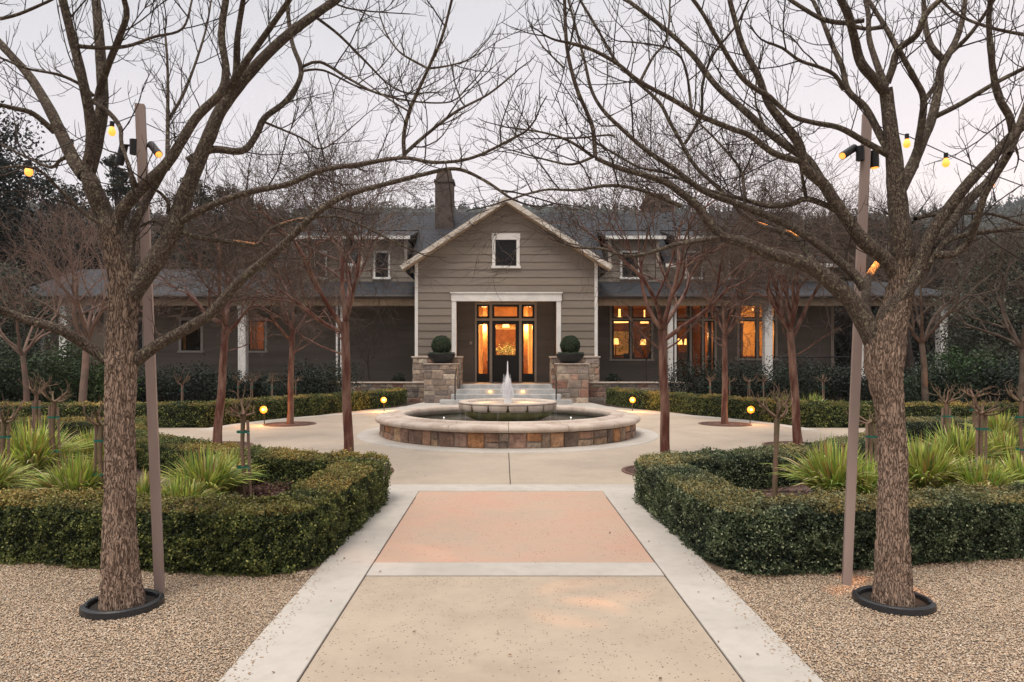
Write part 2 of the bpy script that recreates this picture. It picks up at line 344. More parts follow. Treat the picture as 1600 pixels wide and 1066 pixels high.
# leaves: diamond quads
def leaf_mesh(name, cen, size, nor, col, asp=.6, rs=None, droop=None):
    rs = rs or np.random.RandomState(1); n = len(cen); cen = np.asarray(cen); nor = nor/(np.linalg.norm(nor, axis=1)[:, None]+1e-9)
    r = rs.normal(size=(n, 3)); u = r-(r*nor).sum(1)[:, None]*nor; u /= np.linalg.norm(u, axis=1)[:, None]+1e-9; v = np.cross(nor, u)
    s = np.asarray(size).reshape(-1, 1)*np.ones((n, 1))
    V = np.stack([cen-u*s, cen+v*s*asp, cen+u*s, cen-v*s*asp], axis=1).reshape(-1, 3)
    Fq = np.arange(4*n).reshape(-1, 4); return arr_mesh(name, V, Fq, col=np.repeat(col, 4, axis=0))

def npnoise(P_, sc, seed=0):   # cheap smooth 3-D value noise, vectorised
    q = np.asarray(P_)*sc+seed*17.13; i = np.floor(q).astype(np.int64); f = q-i; f = f*f*(3-2*f)
    def h(ix, iy, iz):
        n = (ix*73856093) ^ (iy*19349663) ^ (iz*83492791); n = (n ^ (n >> 13))*1274126177 & 0x7fffffff
        return (n ^ (n >> 16)) % 65536/65535.0
    r = 0
    for dx in (0, 1):
        for dy in (0, 1):
            for dz in (0, 1):
                wgt = (f[:, 0] if dx else 1-f[:, 0])*(f[:, 1] if dy else 1-f[:, 1])*(f[:, 2] if dz else 1-f[:, 2])
                r = r+wgt*h(i[:, 0]+dx, i[:, 1]+dy, i[:, 2]+dz)
    return r

# ================================================================ GROUND
def sheet(name, pts, z, m, thick=None):
    mb = MB(); mb.add([(x, y, z) for x, y in pts], [tuple(range(len(pts)))]); o = mb.build(name, m); tag(o, kind='structure'); return o
mb = MB(); mb.add([(-1500, -60, -.02), (1500, -60, -.02), (1500, 2500, -.02), (-1500, 2500, -.02)], [(0, 1, 2, 3)])
M['field'] = mat('winter_field', (.05, .052, .03), .95, vary=.6, vscale=.15, bump=.4, bscale=3)
tag(mb.build('ground', M['field']), kind='structure')
M['gravelbase'] = mat('gravel_bed', (.26, .195, .14), .95, vary=.85, vscale=2, bump=.9, bscale=110, fine=.30, fscale=120, bdist=.012)
sheet('gravel_ground', [(-12, -6), (12, -6), (12, 7.2), (-12, 7.2)], -.006, M['gravelbase'])

# path slabs and bands (real slabs a little proud of the gravel)
def slab(name, x0, x1, y0, y1, z, m, bevel=.006):
    o = MB().box(x0, x1, y0, y1, -.10, z).build(name, m, bevel=bevel); tag(o, kind='structure'); return o
hi, ho = 1.108, 1.495
g = .008
slab('path_panel', AX-hi+g, AX+hi-g, -3.0, 5.035, .004, M['agg'])
slab('path_band', AX-hi+g, AX+hi-g, 5.05, 5.37, .008, M['concrete'])
slab('path_panel', AX-hi+g, AX+hi-g, 5.385, 8.27, .004, M['agg_pink'])
slab('path_edge', AX-ho, AX-hi, -3.0, 8.27, .010, M['concrete'])
slab('path_edge', AX+hi, AX+ho, -3.0, 8.27, .010, M['concrete'])
slab('path_band', AX-1.9, AX+1.9, 8.285, 8.70, .008, M['concrete'])
slab('path_joint', AX-hi-.006, AX-hi+.009, -3.0, 8.27, -.004, M['soil'], 0)
slab('path_joint', AX+hi-.009, AX+hi+.006, -3.0, 8.27, -.004, M['soil'], 0)

# plaza: disc with a control joint, and the two cross paths
FC = (AX, 14.85)
mb = MB(); seg = 96; R0 = 7.0
vs_ = [(FC[0]+R0*math.sin(2*math.pi*i/seg), FC[1]-R0*math.cos(2*math.pi*i/seg), 0) for i in range(seg)]
mb.add(vs_, [tuple(range(seg))]); tag(mb.build('plaza', M['plaza']), kind='structure')
mb = MB(); mb.lathe([(6.62, .004), (7.0, .004)], FC[0], FC[1], 96, math.pi*.02, math.pi*.98)
tag(mb.build('plaza_edge', M['concrete']), kind='structure')
for s in (-1, 1):
    x0, x1 = sorted((s*6.3+AX, s*30)); sheet('cross_path', [(x0, 12.95), (x1, 12.95), (x1, 15.95), (x0, 15.95)], -.003, M['plaza'])
sheet('entry_apron', [(AX-3.7, 20.9), (AX+3.7, 20.9), (AX+3.3, 25.6), (AX-3.3, 25.6)], .008, M['concrete'])
sheet('entry_apron', [(AX-6.0, 17.2), (AX+6.0, 17.2), (AX+4.3, 22.9), (AX-4.3, 22.9)], -.002, M['plaza'])
mb = MB(); mb.lathe([(2.4, .012), (3.19, .012), (3.2, .0)], FC[0], FC[1], 96); tag(mb.build('fountain_apron', M['concrete'], smooth=False), kind='structure')
tag(MB().box(AX-.006, AX+.006, 8.71, 11.66, -.002, .0035).build('paving_joint', M['soil']), kind='structure')

# planting beds (raised mulch)
M['mulch'] = mat('leaf_mulch', (.15, .10, .085), .95, vary=(.085, .058, .048), vscale=9, bump=1, bscale=60, fine=(.24, .16, .13), fscale=70, bdist=.03)
def bed(s):
    pts = [(AX+s*1.6, 5.3), (AX+s*1.65, 7.9)]
    for i in range(13):
        a = R(13+i*4.6); pts.append((AX+s*7.2*math.sin(a), 14.85-7.2*math.cos(a)))
    pts = [p for p in pts if p[1] < 12.7]+[(AX+s*6.9, 12.7), (s*16, 12.7), (s*16, 7.8)]
    if s > 0: pts = pts[::-1]
    mb = MB(); n = len(pts); mb.add([(x, y, .075) for x, y in pts]+[(x, y, -.05) for x, y in pts], [tuple(range(n))[::-1]]+[(i, (i+1) % n, n+(i+1) % n, n+i) for i in range(n)])
    tag(mb.build('planting_bed', M['mulch']), kind='structure')
bed(-1); bed(1)
for s in (-1, 1):
    pts = [(AX+s*3.0, 25.5), (AX+s*3.4, 23.0), (AX+s*5.2, 20.3), (AX+s*7.0, 17.6), (AX+s*7.6, 16.2), (s*30, 16.2), (s*30, 27.3), (AX+s*3.0, 27.3)]
    sheet('back_bed', pts if s < 0 else pts[::-1], .012, M['soil'])
    x0, x1 = (-26, AX-3.1) if s < 0 else (AX+3.1, 20)
    tag(MB().box(x0, x1, 25.55, 31, -.05, .62).build('terrace', M['soil']), kind='structure')

# gravel pebbles
def gravel():
    rs = np.random.RandomState(4); n = 270000
    Y = 2.6+rs.rand(n)**1.15*3.6; side = np.where(rs.rand(n) < .5, -1, 1)
    xmax = np.maximum(Y*.80+.15, 4.4); xmin = ho+.01
    X = side*(xmin+rs.rand(n)*(np.maximum(xmax-xmin, .01)))+AX
    lim = np.where(side < 0, 5.05+(-(X)-1.4)*.165, 5.05+(X-1.6)*.22)
    k = (Y < lim+.12) & (np.abs(X-AX) > xmin) & (xmax > xmin+.1)
    X = X[k]; Y = Y[k]; n = len(X)
    sp_ = rs.rand(n) < .004; X = np.where(sp_, AX+np.sign(X-AX)*(ho-.14*rs.rand(n)**2), X)
    s = (.0025+.0026*rs.rand(n)**1.5)[:, None]*np.array([[1.15, 1.15, .75]])*(0.8+.5*rs.rand(n, 3))
    Z = np.where(sp_, .0125, -.004+rs.rand(n)*.006)
    o = np.array([[1,0,0],[0,1,0],[-1,0,0],[0,-1,0],[0,0,1],[.75,.7,.45],[-.7,.75,.4],[-.7,-.75,.4],[.72,-.7,.45]])
    fc = np.array([[0,5,4],[5,1,4],[1,6,4],[6,2,4],[2,7,4],[7,3,4],[3,8,4],[8,0,4],[0,1,5],[1,2,6],[2,3,7],[3,0,8]])
    a = rs.rand(n)*6.283; ca, sa = np.cos(a), np.sin(a)
    V = o[None]*s[:, None, :]; x = V[..., 0]*ca[:, None]-V[..., 1]*sa[:, None]; y = V[..., 0]*sa[:, None]+V[..., 1]*ca[:, None]
    tilt = rs.normal(size=(n, 1))*.3; V = np.stack([x, y, V[..., 2]+x*tilt], axis=2)+np.stack([X, Y, Z], 1)[:, None, :]
    Fq = (fc[None]+(np.arange(n)*9)[:, None, None]).reshape(-1, 3)
    pal = np.array([[.52,.36,.22],[.60,.44,.28],[.42,.27,.16],[.68,.55,.40],[.34,.23,.16],[.46,.37,.29],[.56,.31,.17],[.11,.08,.06],[.74,.64,.51]]); pal = pal*.7+np.array([[.55,.42,.29]])*.3
    gn = npnoise(np.stack([X, Y, 0*X], 1), 1.6, 3)*.22+npnoise(np.stack([X, Y, 0*X], 1), 5, 4)*.12+.85; c = gn[:, None]*np.array([[.97, 1.02, 1.10]])*pal[rs.choice(9, n, p=[.24,.22,.14,.12,.06,.1,.06,.02,.04])]*(.8+.4*rs.rand(n, 1))
    me = arr_mesh('gravel', V.reshape(-1, 3), Fq, col=np.repeat(c, 9, axis=0), smooth=False)
    m = mat('gravel_stone', (.4, .3, .2), .8, attr=True)
    tag(link('gravel', me, m), 'tan and brown loose gravel beside the path', 'gravel', kind='stuff')
gravel()

# ================================================================ HEDGES
def hedge(name, label, line, wd, h, seed, dens, ls, z0=.0, group='clipped box hedges', cols=None, density_near=None, round_=.1):
    """clipped hedge along a centre line, rounded section, leaf faces over a dark core"""
    rs = np.random.RandomState(seed)
    root = thing(name, label, 'hedge', (line[0][0], line[0][1], 0), 0, group)
    ox, oy = line[0]
    L = np.array(line, dtype=float); segl = np.linalg.norm(np.diff(L, axis=0), axis=1); cum = np.concatenate([[0], np.cumsum(segl)]); tot = cum[-1]
    fs_ = np.arange(0, tot+.02, .02); fx = np.interp(fs_, cum, L[:, 0]); fy = np.interp(fs_, cum, L[:, 1]); kk = 7
    def sm_(a):
        l0 = a[0]-(a[1]-a[0])*np.arange(kk, 0, -1); l1 = a[-1]+(a[-2]-a[-3])*np.arange(1, kk+1); return np.convolve(np.concatenate([l0, a, l1]), np.ones(2*kk+1)/(2*kk+1), 'valid')
    fx, fy = sm_(fx), sm_(fy); tx, ty = np.gradient(fx), np.gradient(fy); tl = np.hypot(tx, ty); tx, ty = tx/tl, ty/tl
    def at(s):
        p = np.stack([np.interp(s, fs_, fx), np.interp(s, fs_, fy)], 1); t = np.stack([np.interp(s, fs_, tx), np.interp(s, fs_, ty)], 1)
        return p, t/np.linalg.norm(t, axis=1)[:, None]
    # core
    ns_ = max(8, int(tot/.06)); sv = np.linspace(0.08, tot-.08, ns_); p, t = at(sv); nl = np.stack([-t[:, 1], t[:, 0]], 1)
    hw = wd/2-.06; hh = h-.06; c = round_*.7
    prof = [(-hw, 0), (-hw, hh-c), (-hw+c, hh), (hw-c, hh), (hw, hh-c), (hw, 0)]
    vs_ = []; fs = []
    for i in range(ns_):
        for a, b in prof:
            vs_.append((p[i, 0]+nl[i, 0]*a-ox, p[i, 1]+nl[i, 1]*a-oy, z0+b))
    for i in range(ns_-1):
        for j in range(5): fs.append((i*6+j, i*6+j+1, i*6+6+j+1, i*6+6+j))
    fs += [tuple(range(6))[::-1], tuple(range(ns_*6-6, ns_*6))]
    MB().add(vs_, fs).build('branch_core', M['hcore'], root)
    # leaves
    per = 2*h+wd; area = per*tot; n = int(area*dens)
    s = rs.rand(n)*tot; q = rs.rand(n)*per; cor = np.array([c_ for c_ in cum if c_ > 0]); xs_ = rs.rand(n) < .12; s[xs_] = cor[rs.randint(0, len(cor), xs_.sum())]+rs.normal(size=xs_.sum())*.12; s = np.clip(s, 0, tot)
    if density_near is not None:  # fewer where far from the viewer
        p, t = at(s); keep = rs.rand(n) < np.clip((density_near/p[:, 1])**1.3, .12, 1); s = s[keep]; q = q[keep]; n = len(s)
    p, t = at(s); nl = np.stack([-t[:, 1], t[:, 0]], 1)
    a = np.where(q < h, -wd/2, np.where(q < h+wd, q-h-wd/2, wd/2)); b = np.where(q < h, q, np.where(q < h+wd, h, per-q))
    na = np.where(q < h, -1., np.where(q < h+wd, 0., 1.)); nb = np.where((q >= h) & (q < h+wd), 1., 0.)
    # round the shoulders
    dx = np.maximum(0, np.abs(a)-(wd/2-round_)); dz = np.maximum(0, b-(h-round_)); dl = np.sqrt(dx*dx+dz*dz)
    k = dl > round_; f = np.where(k, round_/np.maximum(dl, 1e-6), 1); a = np.sign(a)*(np.abs(a)-dx+dx*f); b = b-dz+dz*f
    cn = (dx > 0) & (dz > 0); na = np.where(cn, np.sign(a)*dx/np.maximum(dl, 1e-6), na); nb = np.where(cn, dz/np.maximum(dl, 1e-6), nb)
    nor = np.stack([nl[:, 0]*na, nl[:, 1]*na, nb], 1)
    pos = np.stack([p[:, 0]+nl[:, 0]*a, p[:, 1]+nl[:, 1]*a, z0+b], 1)
    # end caps
    ne = int(dens*wd*h*2)
    for e_, sg in ((0., -1), (tot, 1)):
        pe, te = at(np.full(ne//2, e_)); ne2 = len(pe); aa = (rs.rand(ne2)-.5)*wd; bb = rs.rand(ne2)*h; nle = np.stack([-te[:, 1], te[:, 0]], 1)
        pos = np.concatenate([pos, np.stack([pe[:, 0]+nle[:, 0]*aa, pe[:, 1]+nle[:, 1]*aa, z0+bb], 1)]); nor = np.concatenate([nor, np.stack([te[:, 0]*sg, te[:, 1]*sg, 0*aa], 1)])
    n = len(pos)
    big = npnoise(pos, 5, seed)-.5; med = npnoise(pos, 14, seed+1)-.5; sm = npnoise(pos, 38, seed+2)-.5
    off = big*.07+med*.075+sm*.04+rs.normal(size=n)*.012-.012
    shoot = rs.rand(n) < .02; off = off+shoot*rs.rand(n)*.04
    pos = pos+nor*off[:, None]+rs.normal(size=(n, 3))*.004
    pos[:, 2] = np.maximum(pos[:, 2], z0+.01)
    nn = nor*.8+rs.normal(size=(n, 3))*.75
    dark, mid, lite, bronze = cols or ((.026, .042, .014), (.105, .132, .034), (.30, .31, .09), (.46, .31, .09))
    dark, mid, lite, bronze = map(np.array, (dark, mid, lite, bronze))
    t1 = np.clip((npnoise(pos, 3, 5+seed)-.2)*1.2+rs.rand(n)*.35-.1, 0, 1)[:, None]
    t1 = np.clip(t1+((med+sm)*1.3)[:, None], 0, 1); col = dark*(1-t1)+mid*t1  # lit clumps and shaded gaps put into leaf colour, following the outward bulges
    top = (nor[:, 2] > .5).astype(float); bm = np.clip((npnoise(pos, 2.2, 9+seed)-.30)*2.2, 0, 1)*top*(rs.rand(n) < .75)
    col = col*(1-bm[:, None])+bronze*bm[:, None]
    lt = (rs.rand(n) < .10+.25*np.clip(med+sm, 0, 1))[:, None]; col = np.where(lt, lite*(.7+.6*rs.rand(n, 1)), col)*(.75+.5*rs.rand(n, 1))
    size = ls*(.7+.6*rs.rand(n))
    pos[:, 0] -= ox; pos[:, 1] -= oy
    me = leaf_mesh('foliage', pos, size, nn, col, .62, rs); link('foliage', me, M['leaf'], root)
    return root
def arc(s, r, a0, a1, n=14):
    return [(AX+s*r*math.sin(a0+(a1-a0)*i/n), 14.85-r*math.cos(a0+(a1-a0)*i/n)) for i in range(n+1)]
def bedline(s, slope):
    a0 = math.asin(1.62/7.22); a1 = math.acos((14.85-12.72)/7.22)
    x1 = AX+s*9.5
    pts = [(x1, 5.22+slope*7.7), (AX+s*2.35, 5.24+slope*.57), (AX+s*2.05, 5.27), (AX+s*1.88, 5.26), (AX+s*1.79, 5.29), (AX+s*1.745, 5.37), (AX+s*1.73, 5.5), (AX+s*1.71, 5.9), (AX+s*1.68, 6.5), (AX+s*1.62, 7.4)]+arc(s, 7.22, a0, a1)
    pts += [(AX+s*12, 12.74), (AX+s*17, 12.74)]
    return pts
lb = bedline(-1, .165); rb = bedline(1, .21)
hedge('box_hedge', 'near left clipped box hedge wrapping the planting bed, bronze tips on top', lb, .48, .50, 3, 15000, .0105, density_near=6.0)
hedge('box_hedge', 'near right clipped box hedge wrapping the planting bed beside the path', rb, .46, .50, 7, 15000, .0105, density_near=6.0, cols=((.024, .042, .024), (.092, .128, .056), (.31, .34, .20), (.38, .31, .12)))
def backline(s):
    pts = [(s*22, 16.15), (AX+s*9, 16.15), (AX+s*7.35, 16.3), (AX+s*6.6, 17.9), (AX+s*5.75, 19.5), (AX+s*4.85, 21.2), (AX+s*4.1, 22.8), (AX+s*3.75, 24.1)]
    return pts
hedge('box_hedge', 'back left clipped box hedge curving from the cross path to the stone wall', backline(-1), .5, .56, 13, 3600, .018)
hedge('box_hedge', 'back right clipped box hedge curving from the cross path to the stone wall', backline(1), .5, .56, 17, 3600, .018)

# ================================================================ STONEWORK
PAL = [(.44,.34,.26),(.36,.28,.22),(.50,.40,.31),(.30,.24,.20),(.46,.29,.22),(.40,.35,.30),(.55,.47,.38),(.36,.20,.15),(.25,.21,.19),(.46,.38,.33)]
PALW = [(.50,.29,.17),(.42,.25,.17),(.52,.35,.22),(.32,.21,.16),(.54,.27,.13),(.46,.33,.24),(.36,.28,.22),(.26,.19,.15),(.40,.25,.19)]
def stones(mb, mapf, U, V_, hmin, hmax, wmin, wmax, rng, pal, gap=.012, depth=.03):
    v = 0
    while v < V_-.02:
        h = rng.uniform(hmin, hmax)
        if V_-v-h < hmin*.7: h = V_-v
        u = 0
        while u < U-.01:
            wd = rng.uniform(wmin, wmax)
            if U-u-wd < wmin*.7: wd = U-u
            cells = [(u, v, wd, h)]
            if h > hmin*1.5 and rng.random() < .35:
                k = rng.uniform(.4, .6); cells = [(u, v, wd, h*k), (u, v+h*k, wd, h*(1-k))]
            for (a, b, c, d) in cells:
                g2 = gap/2; nx_, nz = 5, 4; vs_ = []; sd = rng.uniform(0, 99)
                bf = rng.uniform(.8, 1.2); col = tuple(x*bf for x in rng.choice(pal)); mb.col = col
                dd = depth*rng.uniform(.6, 1.2); j = [rng.uniform(-.008, .008) for _ in range(8)]
                for jj in range(nz+1):
                    for ii in range(nx_+1):
                        fu, fv = ii/nx_, jj/nz
                        uu = a+g2+(c-gap)*fu+(1-fu)*(j[0]*(1-fv)+j[1]*fv)+fu*(j[2]*(1-fv)+j[3]*fv); vv = b+g2+(d-gap)*fv+(1-fv)*(j[4]*(1-fu)+j[5]*fu)+fv*(j[6]*(1-fu)+j[7]*fu)
                        edge = ii in (0, nx_) or jj in (0, nz)
                        o = 0 if edge else dd*(.85+.5*ridge(uu*9+sd, vv*9, sd))
                        if not edge and (ii in (1, nx_-1) or jj in (1, nz-1)):
                            if ii == 1: uu -= (c/nx_)*.7
                            if ii == nx_-1: uu += (c/nx_)*.7
                            if jj == 1: vv -= (d/nz)*.6
                            if jj == nz-1: vv += (d/nz)*.6
                            o *= .8
                        vs_.append(mapf(uu, vv, o))
                fs = [(jj*(nx_+1)+ii, jj*(nx_+1)+ii+1, (jj+1)*(nx_+1)+ii+1, (jj+1)*(nx_+1)+ii) for jj in range(nz) for ii in range(nx_)]
                mb.add(vs_, fs)
            u += wd
        v += h
def stone_block(name, x0, x1, y0, y1, z0, z1, parent, seed, cap=None, pal=PAL, hm=(.14, .26), wm=(.18, .42)):
    rng = random.Random(seed); mb = MB()
    stones(mb, lambda u, v, o: (x0+u, y0-o, z0+v), x1-x0, z1-z0, *hm, *wm, rng, pal)
    stones(mb, lambda u, v, o: (x0-o, y1-u, z0+v), y1-y0, z1-z0, *hm, *wm, rng, pal)
    stones(mb, lambda u, v, o: (x1+o, y0+u, z0+v), y1-y0, z1-z0, *hm, *wm, rng, pal)
    mb.col = None
    root = MB().box(x0+.002, x1-.002, y0+.002, y1-.002, z0-.02, z1-.001).build(name, M['mortar'], parent)
    mb.build('stone_facing', M['stone'], root)
    if cap:
        MB().box(x0-.05, x1+.05, y0-.05, y1+.02, z1, z1+cap).build('stone_cap', M['cast'], root, bevel=.012)
    return root

# ================================================================ FOUNTAIN
ft = thing('fountain', 'round stone fountain with a scalloped upper bowl in the middle of the plaza', 'fountain', (FC[0], FC[1], 0))
rng = random.Random(5)
mb = MB()
stones(mb, lambda u, v, o: ((2.70+o)*math.sin(u/2.70), -(2.70+o)*math.cos(u/2.70), v), 2*math.pi*2.70, .285, .13, .285, .15, .38, rng, PALW, depth=.035)
mb.col = None; wl = mb.build('basin_wall', M['stone'], ft)
MB().lathe([(2.69, 0), (2.69, .30), (2.25, .30), (2.25, .05)], 0, 0, 96).build('basin_core', M['mortar'], wl)
def joints(a, j, r, z):
    return r, z
mb = MB(); ncap = 16
for i in range(ncap):
    a0 = 2*math.pi*i/ncap+.0015-math.pi/2+.0; a1 = 2*math.pi*(i+1)/ncap-.0015-math.pi/2+.0
    prof = [(2.22, .295), (2.77, .295), (2.805, .305), (2.825, .335), (2.82, .37), (2.79, .398), (2.73, .412), (2.50, .42), (2.485, .424), (2.475, .448), (2.30, .455), (2.235, .45), (2.205, .43), (2.20, .28), (2.22, .295)]
    mb.lathe(prof, 0, 0, 10, a0, a1)
mb.build('basin_coping', M['cast'], ft, smooth=True)
MB().lathe([(0.02, .26), (1.0, .26), (2.26, .26)], 0, 0, 64).build('basin_water', M['water'], ft, smooth=True)
MB().lathe([(2.24, .0), (2.235, .45)], 0, 0, 64).build('basin_lining', M['moss'], ft)
NL = 16
MB().lathe([(.0, .05), (.60, .05), (.64, .27), (.76, .31), (.90, .38), (.975, .46), (.985, .52)], 0, 0, 64).build('bowl_base', M['moss'], ft, smooth=True)
prof = [(.93, .635), (1.045, .640), (1.062, .660), (1.055, .683), (1.03, .695), (.97, .70), (.91, .69), (.885, .66), (.875, .62)]
rim = MB().lathe(prof, 0, 0, 96).build('upper_bowl_rim', M['cast'], ft, smooth=True)
MB().lathe([(.88, .47), (.96, .50), (1.0, .64)], 0, 0, 96).build('bowl_shoulder', M['mossbrown'], ft, smooth=True)
for i in range(NL):
    a = 2*math.pi*i/NL+math.pi/NL; mb = MB(); rows = [(.645, .96, 1.058), (.60, .92, 1.060), (.55, .86, 1.055), (.515, .80, 1.04), (.500, .76, 1.01), (.505, .72, .95)]
    vs_ = []
    for (z, hw, r) in rows:
        for k in range(7):
            b = a+(k/6*2-1)*hw*math.pi/NL; rr = r-(.012 if k in (0, 6) else 0); vs_.append((rr*math.cos(b), rr*math.sin(b), z))
    for (z, hw, r) in rows:
        for k in (0, 6): b = a+(k/6*2-1)*hw*math.pi/NL; vs_.append((.93*math.cos(b), .93*math.sin(b), z))
    fs = [(q*7+k, q*7+k+1, q*7+7+k+1, q*7+7+k) for q in range(5) for k in range(6)]
    fs += [(42+q*2, q*7, q*7+7, 42+q*2+2) for q in range(5)]+[(q*7+6, 42+q*2+1, 42+q*2+3, q*7+13) for q in range(5)]
    mb.add(vs_, fs); mb.build('rim_lobe', M['cast'], rim)
MB().lathe([(0, .45), (.6, .52), (.885, .63)], 0, 0, 48).build('upper_bowl_floor', M['cast'], ft, smooth=True)
MB().lathe([(0, .648), (.5, .648), (.88, .648)], 0, 0, 48).build('bowl_water', mat('churned_water', (.34, .31, .27), .35, bump=.5, bscale=30), ft, smooth=True)
rng = random.Random(9)
def jf(a, j, r, z): return r*(1+.22*ridge(math.cos(a)*2, math.sin(a)*2, z*5)), z
MB().lathe([(.11, .65), (.085, .69), (.08, .80), (.083, .95), (.078, 1.05), (.066, 1.13), (.042, 1.20), (.026, 1.26), (.016, 1.33), (.014, 1.45), (.010, 1.53), (.002, 1.56)], 0, 0, 24, fn=jf).build('water_jet', M['jet'], ft, smooth=True)
T = Tubes()
for k in range(240):
    a = rng.uniform(0, 6.283); r0 = rng.uniform(.0, .05); h = abs(rng.gauss(0, .22))+.25; rr = rng.uniform(.06, .16)
    pts = [(r0*math.cos(a)+rr*math.cos(a)*t*.8, r0*math.sin(a)+rr*math.sin(a)*t*.8, .65+h*(1-(1-t)**2 if t < .5 else .75-3*(t-.5)**2)) for t in (.35, .5, .7, .85)]
    T.add(pts, [.003]*4, 4)
T.build('water_spray', M['jet'], ft)
for i in range(NL):
    a = 2*math.pi*(i+.5)/NL; T = Tubes()
    for q in range(2):
        b = a+rng.uniform(-.03, .03); r = 1.0+rng.uniform(0, .05)
        T.add([(r*math.cos(b), r*math.sin(b), .56), ((r+.03)*math.cos(b), (r+.03)*math.sin(b), .42), ((r+.04)*math.cos(b), (r+.04)*math.sin(b), .26)], [.0012, .001, .0016], 4)
    T.build('water_spill', M['jet'], ft)
for s in (-1, 1):
    MB().lathe([(0, .275), (.009, .275), (.012, .262)], s*1.45, .8, 12).build('basin_lamp', mat('white_led', (1, 1, 1), .3, emit=(1, .97, .9), estr=2), ft)

# ================================================================ HOUSE
HX = .1
house = thing('house', 'taupe clapboard country house with white trim, gabled entrance and slate grey roof', 'house', (0, 0, 0))
def subtract(iv, holes):
    res = [iv]
    for a, b in holes:
        nr = []
        for x0, x1 in res:
            if b <= x0 or a >= x1: nr.append((x0, x1)); continue
            if a > x0: nr.append((x0, a))
            if b < x1: nr.append((b, x1))
        res = nr
    return [(a, b) for a, b in res if b-a > .01]
def siding(name, x0, x1, z0, z1, y, holes=(), parent=house, xr=None, row=.29, axis='x', flip=1, m=None):
    """lapped boards facing -y (axis x) or +-x (axis y); xr(z) limits the extent (gable)"""
    cuts = {z0, z1}; z = z0
    while z < z1: cuts.add(round(z, 4)); z += row
    for h in holes: cuts.add(h[2]); cuts.add(h[3])
    cz = sorted(c for c in cuts if z0 <= c <= z1); mb = MB(); rg = random.Random(int(abs(x0*31+y*7))+len(holes)); mb.col = (.236, .203, .168)
    for a, b in zip(cz[:-1], cz[1:]):
        if b-a < .004: continue
        lo = math.floor((a-z0)/row+1e-4)*row+z0; fa, fb = (a-lo)/row, (b-lo)/row
        oa, ob = .024*(1-fa)+.004, .024*(1-min(fb, 1))+.004
        la, ra, lb_, rb_ = x0, x1, x0, x1
        if xr: (la, ra), (lb_, rb_) = xr(a), xr(b)
        for u0, u1 in subtract((la, ra), [(h[0], h[1]) for h in holes if h[2] <= a+1e-4 and h[3] >= b-1e-4]):
            t0, t1 = (lb_ if u0 == la else u0), (rb_ if u1 == ra else u1)
            if t1-t0 < .01: t0 = t1 = (t0+t1)/2
            def q(u, o, zz): return (u, y-o, zz) if axis == 'x' else (y-o*flip, u, zz)
            brk = [u0]
            while u1-brk[-1] > 4.6: brk.append(brk[-1]+rg.uniform(1.6, 4.2))
            brk.append(u1)
            for k_, (p0, p1) in enumerate(zip(brk[:-1], brk[1:])):
                last = k_ == len(brk)-2; e1 = p1 if last else p1-.006
                v_ = rg.uniform(.90, 1.06); mb.col = (.236*v_, .203*v_, .168*v_*rg.uniform(.97, 1.03))
                T0 = t0 if k_ == 0 else max(p0, t0); T1 = t1 if last else max(min(e1, t1), T0)
                mb.add([q(p0, oa, a), q(e1, oa, a), q(T1, ob, b), q(T0, ob, b), q(p0, -.05, a), q(e1, -.05, a)], [(0, 1, 2, 3), (0, 4, 5, 1)])
    return mb.build(name, m or M['siding'], parent)
def window(x0, x1, z0, z1, y, m, trim=.10, bars_x=(), bars_z=(), sill=True, name='window', head=None, sash=M['sash'], glass=True, depth=.05):
    mb = MB(); hd = head or trim
    mb.box(x0-trim, x0, y-depth, y+.06, z0, z1); mb.box(x1, x1+trim, y-depth, y+.06, z0, z1)
    mb.box(x0-trim-.02, x1+trim+.02, y-depth-.012, y+.06, z1, z1+hd)
    if not sill: mb.box(x0-trim, x1+trim, y-depth, y+.06, z0-trim*.5, z0)
    for b in bars_x: mb.box(b-.045, b+.045, y-depth+.004, y+.05, z0, z1)
    for b in bars_z: mb.box(x0, x1, y-depth+.008, y+.045, b-.045, b+.045)
    fr = mb.build(name, m, house, bevel=.004)
    if sill: MB().box(x0-trim-.04, x1+trim+.04, y-depth-.04, y+.06, z0-.09, z0).build('sill', m, fr, bevel=.004)
    xs = [x0]+list(bars_x)+[x1]; zs = [z0]+list(bars_z)+[z1]; sm = MB(); gm = MB()
    for a, b in zip(xs[:-1], xs[1:]):
        for c, d in zip(zs[:-1], zs[1:]):
            A = a+(.045 if a != x0 else 0); B = b-(.045 if b != x1 else 0); Cc = c+(.045 if c != z0 else 0); D = d-(.045 if d != z1 else 0); s = .05
            sm.box(A, A+s, y-.02, y+.03, Cc, D); sm.box(B-s, B, y-.02, y+.03, Cc, D); sm.box(A+s, B-s, y-.018, y+.028, Cc, Cc+s); sm.box(A+s, B-s, y-.018, y+.028, D-s, D)
            gm.add([(A+s, y+.01, Cc+s), (B-s, y+.01, Cc+s), (B-s, y+.01, D-s), (A+s, y+.01, D-s)], [(0, 1, 2, 3)])
    sm.build('sash', sash, fr); gm.build('pane', M['glass'], fr)
    return fr
